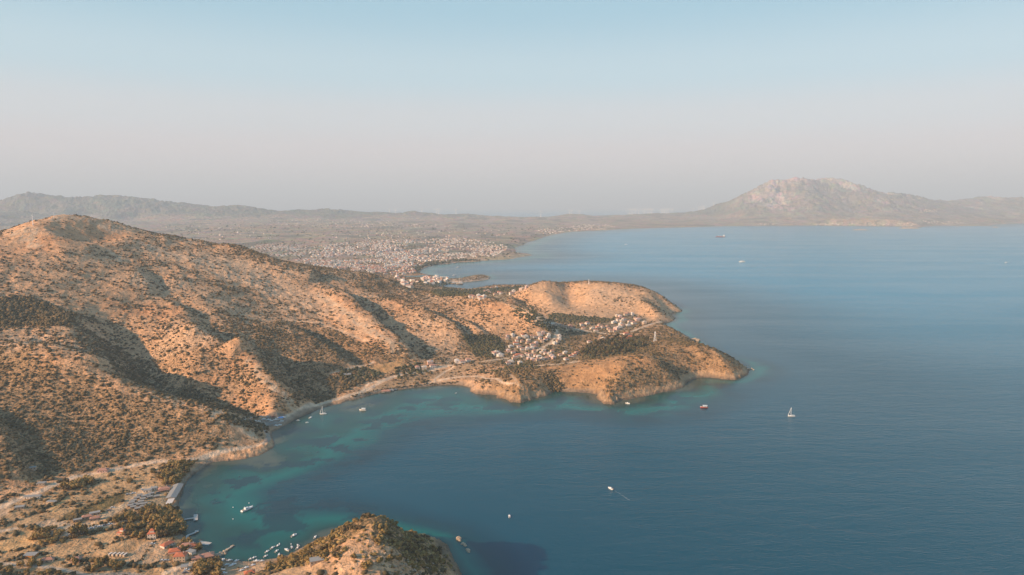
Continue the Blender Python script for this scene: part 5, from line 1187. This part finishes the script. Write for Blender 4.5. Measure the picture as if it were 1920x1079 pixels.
# mooring balls
for x, y, n in [(467, 944, 'pale mooring ball beside the motor yacht'), (437, 952, 'small float left of the motor yacht'), (437, 974, 'small float below and left of the motor yacht'), (524, 1020, 'mooring ball at the top of the small boat fleet'), (546, 1021, 'mooring ball right of the small boat fleet')]:
    p = sea_at(x, y); me = bpy.data.meshes.new('mooring_buoy'); v0, f0 = ICO[2]; mb = MB().add(v0 * .55 + np.array([0, 0, .2]), [tuple(int(i) for i in f) for f in f0], 'gel').tube((0, 0, .6), (0, 0, 1.0), .08, .05, 'metal', 6)
    tag(obj('mooring_buoy', mb, None, tuple(p)), n, 'buoy', 'mooring buoys')
# boats and gear drawn up ashore
for i, (x, y, s, a, cvr) in enumerate([(503, 788, 1.2, 20, None), (508, 790, 1.1, 25, None), (517, 788, 1.3, 15, None), (521, 785, 1.2, 20, None), (525, 787, 1.3, 25, 'blue'), (531, 784, 1.3, 25, None), (527, 791, 1.2, 30, None), (518, 799, 1.3, -30, None), (524, 798, 1.1, 20, None), (494, 787, 1.1, 10, None), (485, 791, 1.0, 0, None), (464, 789, .9, -8, None), (478, 790, .9, -5, None), (457, 788, .9, -5, None)]):
    p = pick(x, y); small_boat((p[0], p[1], zat(p[0], p[1]) + .25), R(a), s, 'boat laid up on the dark yard of the small harbour' if cvr is None else 'boat under a blue cover in the small harbour yard', 'boats laid up in the small harbour yard' if cvr is None else None, cvr)
p = pick(527, 786); e = empty('awning', gz(p, 0), R(20)); obj('tarpaulin', MB().box(-3.5, 3.5, -3, 3, 2.4, 2.5, 'blue'), e)
for sx_ in (-3.3, 3.3):
    for sy in (-2.8, 2.8): obj('post', MB().tube((sx_, sy, -.5), (sx_, sy, 2.4), .07, .07, 'metal', 5), e)
tag(e, 'bright blue awning among the boats of the small harbour', 'awning')
for i, (x, y, a) in enumerate([(443, 1053, 40), (437, 1060, 30), (433, 1062, 35), (425, 1060, 20), (412, 1062, 60), (416, 1070, 10), (414, 1075, 10), (421, 1076, 15), (481, 1053, 5), (491, 1053, 15), (474, 1061, 30), (461, 1066, 35), (452, 1071, 35), (417, 1052, 70), (407, 1052, 60), (430, 1052, 20)]):
    p = pick(x, y); small_boat((p[0], p[1], zat(p[0], p[1]) + .2), R(a), rg.uniform(.75, 1.05), 'small boat pulled up on the tan sand of the fishing beach', 'boats pulled up on the fishing beach')

# ------------------------------------------------------------------ piers, rocks, masts, poles, cars
def pier(name, segs, w, label, tip=None):
    e = empty(name, tuple(sea_at(*segs[0]))); o0 = np.array(e.location); k = 0
    for a, b in zip(segs, segs[1:]):
        A, B = sea_at(*a) - o0, sea_at(*b) - o0; L = math.hypot(*(B - A)[:2]); r = math.atan2((B - A)[1], (B - A)[0])
        obj('deck', MB().box(0, L, -w / 2, w / 2, .75 + k * .004, .95 + k * .004, 'concrete', r, A[:2]), e); k += 1
        for i in range(int(L // 4) + 1):
            for s in (-1, 1): q_ = A + (B - A) * (i * 4 / L); n_ = np.array([-math.sin(r), math.cos(r), 0]) * s * w * .42; obj('pile', MB().tube(tuple(q_ + n_ + np.array([0, 0, -2])), tuple(q_ + n_ + np.array([0, 0, .75])), .14, .14, 'wood', 6), e)
    if tip: q_ = sea_at(*tip[:2]) - o0; obj('platform', MB().box(-tip[2] / 2, tip[2] / 2, -tip[3] / 2, tip[3] / 2, .78, 1.02, 'concrete', R(tip[4]), q_[:2]), e)
    return tag(e, label, 'pier', 'piers of the bay')
pier('pier', [(335, 978), (350, 975), (364, 973)], 2.3, 'thin pier ending in a pale crosswise platform', (367, 972, 3.6, 14, 25))
pier('pier', [(351, 1016), (351, 1006), (367, 1000)], 2.2, 'bent pier with a round pale head', (369, 998, 3.2, 3.2, 20))
def rockpile(name, places, label, cat, group=None, r=(1, 2.2)):
    o0 = np.array(sea_at(*places[0][:2])); mb = MB(); v0, f0 = ICO[2]
    for q_ in places:
        c = sea_at(*q_[:2]) - o0; rr = q_[2] if len(q_) > 2 else rg.uniform(*r)
        v = v0 * np.array([rr, rr * rg.uniform(.7, 1.1), rr * rg.uniform(.6, 1.0)]) * (1 + .45 * (rs.rand(len(v0), 1) - .5)) + c + np.array([0, 0, rr * .12]); mb.add(v, [tuple(int(i) for i in f) for f in f0], 'rock')
    return tag(obj(name, mb, None, tuple(o0)), label, cat, group)
rockpile('stone_jetty', [(405, 1042, 2), (409, 1041, 1.8), (413, 1039, 2), (417, 1037, 1.6), (420, 1036, 1.8), (423, 1034, 1.5), (426, 1032, 1.4), (429, 1030, 1.4), (432, 1028, 1.2), (434, 1026, 1.2), (437, 1024, 1.3), (412, 1042, 1.8), (417, 1040, 1.6), (422, 1039, 1.5)], 'broken stone jetty running out from the fishing beach', 'jetty')
pier('pier', [(408, 1042), (436, 1026)], 1.5, 'narrow walkway laid along the broken stone jetty')
p0 = sea_at(383, 1019); tag(obj('slipway', MB().box(-6, 6, -2.6, 2.6, -.6, .25, 'concrete', R(-15)), None, tuple(p0)), 'flat concrete slab at the water beside the red roofs', 'slipway')
rockpile('rock', [(860, 1012, 2.6), (862, 1015, 1.4)], 'large pale boulder standing in the water off the headland', 'rock', 'rocks off the headland')
rockpile('rock', [(868, 1019, 1.2), (870, 1021, 1.6), (872, 1024, 1.5), (866, 1021, 1.0)], 'cluster of dark boulders behind the large pale one', 'rock', 'rocks off the headland')
rockpile('rock', [(876, 1031, 1.5), (878, 1033, 1.7), (879, 1036, 1.2)], 'outermost low boulders off the headland', 'rock', 'rocks off the headland')
rockpile('rock', [(1303, 639, 9), (1308, 640, 6)], 'pale islet rock close behind the cape', 'rock')
rockpile('rock', [(1404, 693, 3), (1409, 692, 2.5), (1413, 694, 1.6), (1398, 689, 3)], 'line of low rocks off the tip of the cape', 'rock')
for px0, px1, py, hh, n in [(1594, 1632, 432, 14, 'flat pale islet on the far side of the sea'), (1683, 1728, 429, 22, 'longer rocky islet close to the far coast'), (1790, 1800, 426, 6, 'tiny islet between the long one and the far cape'), (1860, 1872, 427, 12, 'small islet off the far right coast')]:
    a, b = P(px0, py), P(px1, py); c = (a + b) / 2; L = np.linalg.norm(b - a) / 2; v0, f0 = ICO[2]; vs = []
    import bmesh
    bm = bmesh.new(); bmesh.ops.create_grid(bm, x_segments=40, y_segments=16, size=1.0)
    for v in bm.verts:
        x, y = v.co.x, v.co.y; d = max(0, 1 - math.hypot(x, y)); nn = float(fbm(np.array([x * 3 + px0]), np.array([y * 3]), 1.0, 4)[0])
        v.co = (x * L, y * L * .35, -6 + (d ** .55) * (hh + 6) * (1 + .8 * nn))
    me = bpy.data.meshes.new('islet'); bm.to_mesh(me); bm.free(); me.materials.append(MT['rock']); tag(obj('islet', me, None, (c[0], c[1], 0)), n, 'islet', 'islets off the far coast')
def lattice(px, py, hgt, w, label, cat='radio mast'):
    p = pick(px, py); e = empty('radio_mast', gz(p, .2)); mb = MB()
    for sx_ in (-1, 1):
        for sy in (-1, 1): mb.tube((sx_ * w, sy * w, 0), (sx_ * w * .25, sy * w * .25, hgt), .22, .14, 'tower', 5)
    for i in range(8):
        z0, z1 = hgt * i / 8, hgt * (i + 1) / 8; a, b = w * (1 - .75 * i / 8), w * (1 - .75 * (i + 1) / 8)
        for s in (-1, 1): mb.tube((-a, s * a, z0), (b, s * b, z1), .1, .1, 'tower', 4).tube((s * a, -a, z0), (s * b, b, z1), .1, .1, 'tower', 4)
    obj('lattice_frame', mb, e); obj('antenna', MB().tube((0, 0, hgt), (0, 0, hgt * 1.12), .12, .05, 'metal', 5).box(-.9, .9, -.9, .9, hgt * .88, hgt * .95, 'tower'), e); obj('footing', MB().box(-w - .8, w + .8, -w - .8, w + .8, -1.5, .25, 'concrete'), e)
    return tag(e, label, cat)
lattice(1228, 640, 20, 2.2, 'white lattice radio mast on the grassy crest of the cape')
lattice(1104, 533, 14, 1.0, 'thin antenna mast on the summit of the bare hill')
def turbine_parts(e, hub, r, az):
    obj('tower', MB().tube((0, 0, -6), (0, 0, hub), hub * .032, hub * .018, 'tower', 10), e); obj('nacelle', MB().box(-hub * .05, hub * .05, -hub * .02, hub * .02, hub - hub * .015, hub + hub * .03, 'tower'), e)
    for k in range(3):
        a = az + k * 2.0944; d = Vector((0, math.sin(a), math.cos(a))); c = Vector((hub * .06, 0, hub)); s = Vector((0, math.cos(a), -math.sin(a)))
        p = [c + s * r * .035, c - s * r * .02, c + d * r * .3 - s * r * .03, c + d * r, c + d * r * .3 + s * r * .05]; q_ = [x + Vector((hub * .01, 0, 0)) for x in p]
        obj('blade', MB().add([x[:] for x in p + q_], [(0, 1, 2, 4), (2, 3, 4), (9, 7, 6, 5), (9, 8, 7), (0, 5, 6, 1), (1, 6, 7, 2), (2, 7, 8, 3), (3, 8, 9, 4), (4, 9, 5, 0)], 'tower'), e)
for i, (x, y, hub, n) in enumerate([(62, 423, 22, 'white wind turbine standing on the left shoulder of the mountain'), (101, 410, 13, 'small white wind turbine at the foot of the summit rocks'), (173, 413, 11, 'small white wind turbine right behind the summit crest')]):
    p = pick(x, y); e = empty('wind_turbine', (p[0], p[1], zat(p[0], p[1])), R(-75)); turbine_parts(e, hub, hub * .3, .2 + i); tag(e, n, 'wind turbine')
tm = empty('wind_turbine'); turbine_parts(tm, 75, 30, .3); first = True
def far_turbine(x, ytop, ybase, D, lab, grp):
    global first
    best_ = max(((zat(*Rd(x, ybase, D_)[:2]) - H) / D_, D_) for D_ in range(11000, 15600, 120)); D = best_[1] - 60; q_ = Rd(x, ybase, D)
    z = zat(q_[0], q_[1]); zt = max(Rd(x, ytop, D)[2], z + 80); e = tm if first else copy_tree(tm); first = False
    e.location = (q_[0], q_[1], z); s = max(.4, (zt - z) / 82); e.scale = (s * 2.2, s * 2.2, s); e.rotation_euler = (0, 0, R(rg.uniform(-110, -70)))
    tag(e, lab, 'wind turbine', grp)
far_turbine(791, 389, 402, 12100, 'tall wind turbine on the ridge behind the town', None)
for x in (730, 742, 819, 823, 855): far_turbine(x, 392, 401, 12400, 'wind turbine on the low ridge left of the sea gap', 'wind turbines on the ridge behind the town')
far_turbine(1014, 396, 408, 13300, 'lone wind turbine just right of the sea gap', None)
for x in (1068, 1072, 1086): far_turbine(x, 395, 404, 13300, 'wind turbine on the hilltop above the far beach', 'wind turbines on the hilltop above the beach')
for x in (1180, 1185, 1191, 1198, 1206, 1209, 1215, 1218, 1222, 1240, 1243, 1246, 1250, 1253, 1260): far_turbine(x, 392, 401, 13900, 'wind turbine in the long line on the far isthmus', 'wind turbines on the isthmus')
for x in (1299, 1310, 1314, 1318, 1320, 1338): far_turbine(x, 391, 400, 14100, 'wind turbine at the foot of the far mountain', 'wind turbines below the far mountain')
# wooden poles along the roads
pm = empty('utility_pole'); obj('pole', MB().tube((0, 0, -1), (0, 0, 9), .17, .12, 'wood', 6), pm); obj('crossarm', MB().box(-1.1, 1.1, -.08, .08, 8.2, 8.4, 'wood'), pm); first_p = True
for x, y in [(35, 932), (147, 916), (217, 882), (487, 833), (503, 818), (480, 791), (465, 789), (560, 774), (580, 764), (599, 757), (341, 1000), (376, 1030), (560, 1040), (175, 910), (1283, 640)]:
    p = pick(x, y); c = pm if first_p else copy_tree(pm); first_p = False; c.location = gz(p, 0); c.rotation_euler = (0, 0, rg.random()); tag(c, 'wooden utility pole beside the coast track', 'utility pole', 'utility poles')
# cars
def car_mesh(m): 
    return MB().add([(-2.1, -.85, .3), (2.1, -.85, .3), (2.1, .85, .3), (-2.1, .85, .3), (-2.1, -.85, .85), (2.1, -.8, .75), (2.1, .8, .75), (-2.1, .85, .85)], [(0, 1, 5, 4), (1, 2, 6, 5), (2, 3, 7, 6), (3, 0, 4, 7), (4, 5, 6, 7), (0, 3, 2, 1)], m).add([(-1.7, -.78, .85), (1.0, -.75, .8), (1.0, .75, .8), (-1.7, .78, .85), (-1.3, -.65, 1.42), (.3, -.65, 1.42), (.3, .65, 1.42), (-1.3, .65, 1.42)], [(4, 5, 6, 7)], m)
cars = {}
for m in ('gel', 'grey', 'carred', 'metal'):
    e = empty('parked_car'); obj('body', car_mesh(m), e); obj('windows', MB().add([(-1.7, -.78, .85), (1.0, -.75, .8), (1.0, .75, .8), (-1.7, .78, .85), (-1.3, -.65, 1.415), (.3, -.65, 1.415), (.3, .65, 1.415), (-1.3, .65, 1.415)], [(0, 1, 5, 4), (1, 2, 6, 5), (2, 3, 7, 6), (3, 0, 4, 7)], 'glass'), e)
    for x in (-1.3, 1.3):
        for y in (-1, 1): obj('wheel', MB().tube((x, y * .88, .32), (x, y * .66, .32), .32, .32, 'dark', 10), e)
    cars[m] = [e, False]
for i, (x, y, m) in enumerate([(286, 1021, 'gel'), (158, 1000, 'gel'), (150, 1002, 'metal'), (131, 1004, 'gel'), (205, 958, 'grey'), (211, 953, 'gel'), (250, 926, 'gel'), (240, 928, 'metal'), (266, 919, 'gel'), (297, 925, 'grey'), (350, 1070, 'gel'), (347, 1075, 'grey'), (312, 1052, 'metal'), (305, 1052, 'gel'), (172, 992, 'gel'), (180, 989, 'metal'), (188, 988, 'gel'), (197, 986, 'grey'), (206, 984, 'gel'), (700, 727, 'gel'), (741, 731, 'gel'), (470, 784, 'gel'), (462, 783, 'grey'), (490, 782, 'gel'), (502, 783, 'metal'), (512, 782, 'carred'), (960, 673, 'gel'), (870, 684, 'metal')]):
    src = cars[m]; e = src[0] if not src[1] else copy_tree(src[0]); src[1] = True; p = pick(x, y); e.location = gz(p, 0); e.rotation_euler = (0, 0, R(rg.choice([20, 28, 110, 35])))
    where = 'in the yard of the camp' if x < 260 and y < 1010 else 'in the small harbour yard' if 455 < x < 520 else 'beside the coast road' if x > 600 else 'among the houses by the bay'
    tag(e, {'gel': 'white', 'grey': 'dark grey', 'carred': 'red', 'metal': 'silver'}[m] + ' car parked ' + where, 'car', 'cars parked ' + where)
# boulders on the headland and summit
rk = [leafy('boulder', 0, 5, 1, .8, 3, .1, MT['rock']), leafy('boulder', 0, 9, 1, .7, 4, .1, MT['rock'])]
for poly, n, s0, s1, lab, grp in [([(690, 1035), (760, 1040), (850, 1070), (870, 1090), (760, 1090), (690, 1060)], 110, .8, 2.4, 'pale angular boulder in the rock band on the headland', 'boulders on the headland'), ([(600, 1012), (560, 1034), (556, 1044), (610, 1022)], 14, .7, 1.4, 'pale boulder on the water side slope of the headland', 'boulders on the water side slope')]:
    for p in fill(poly, n, 1.5):
        s = rg.uniform(s0, s1); o = obj('boulder', rg.choice(rk), None, gz(p, s * .2), rg.random() * 6, (s, s * rg.uniform(.6, 1.1), s * rg.uniform(.6, 1.2))); tag(o, lab, 'boulder', grp)
make_haze()
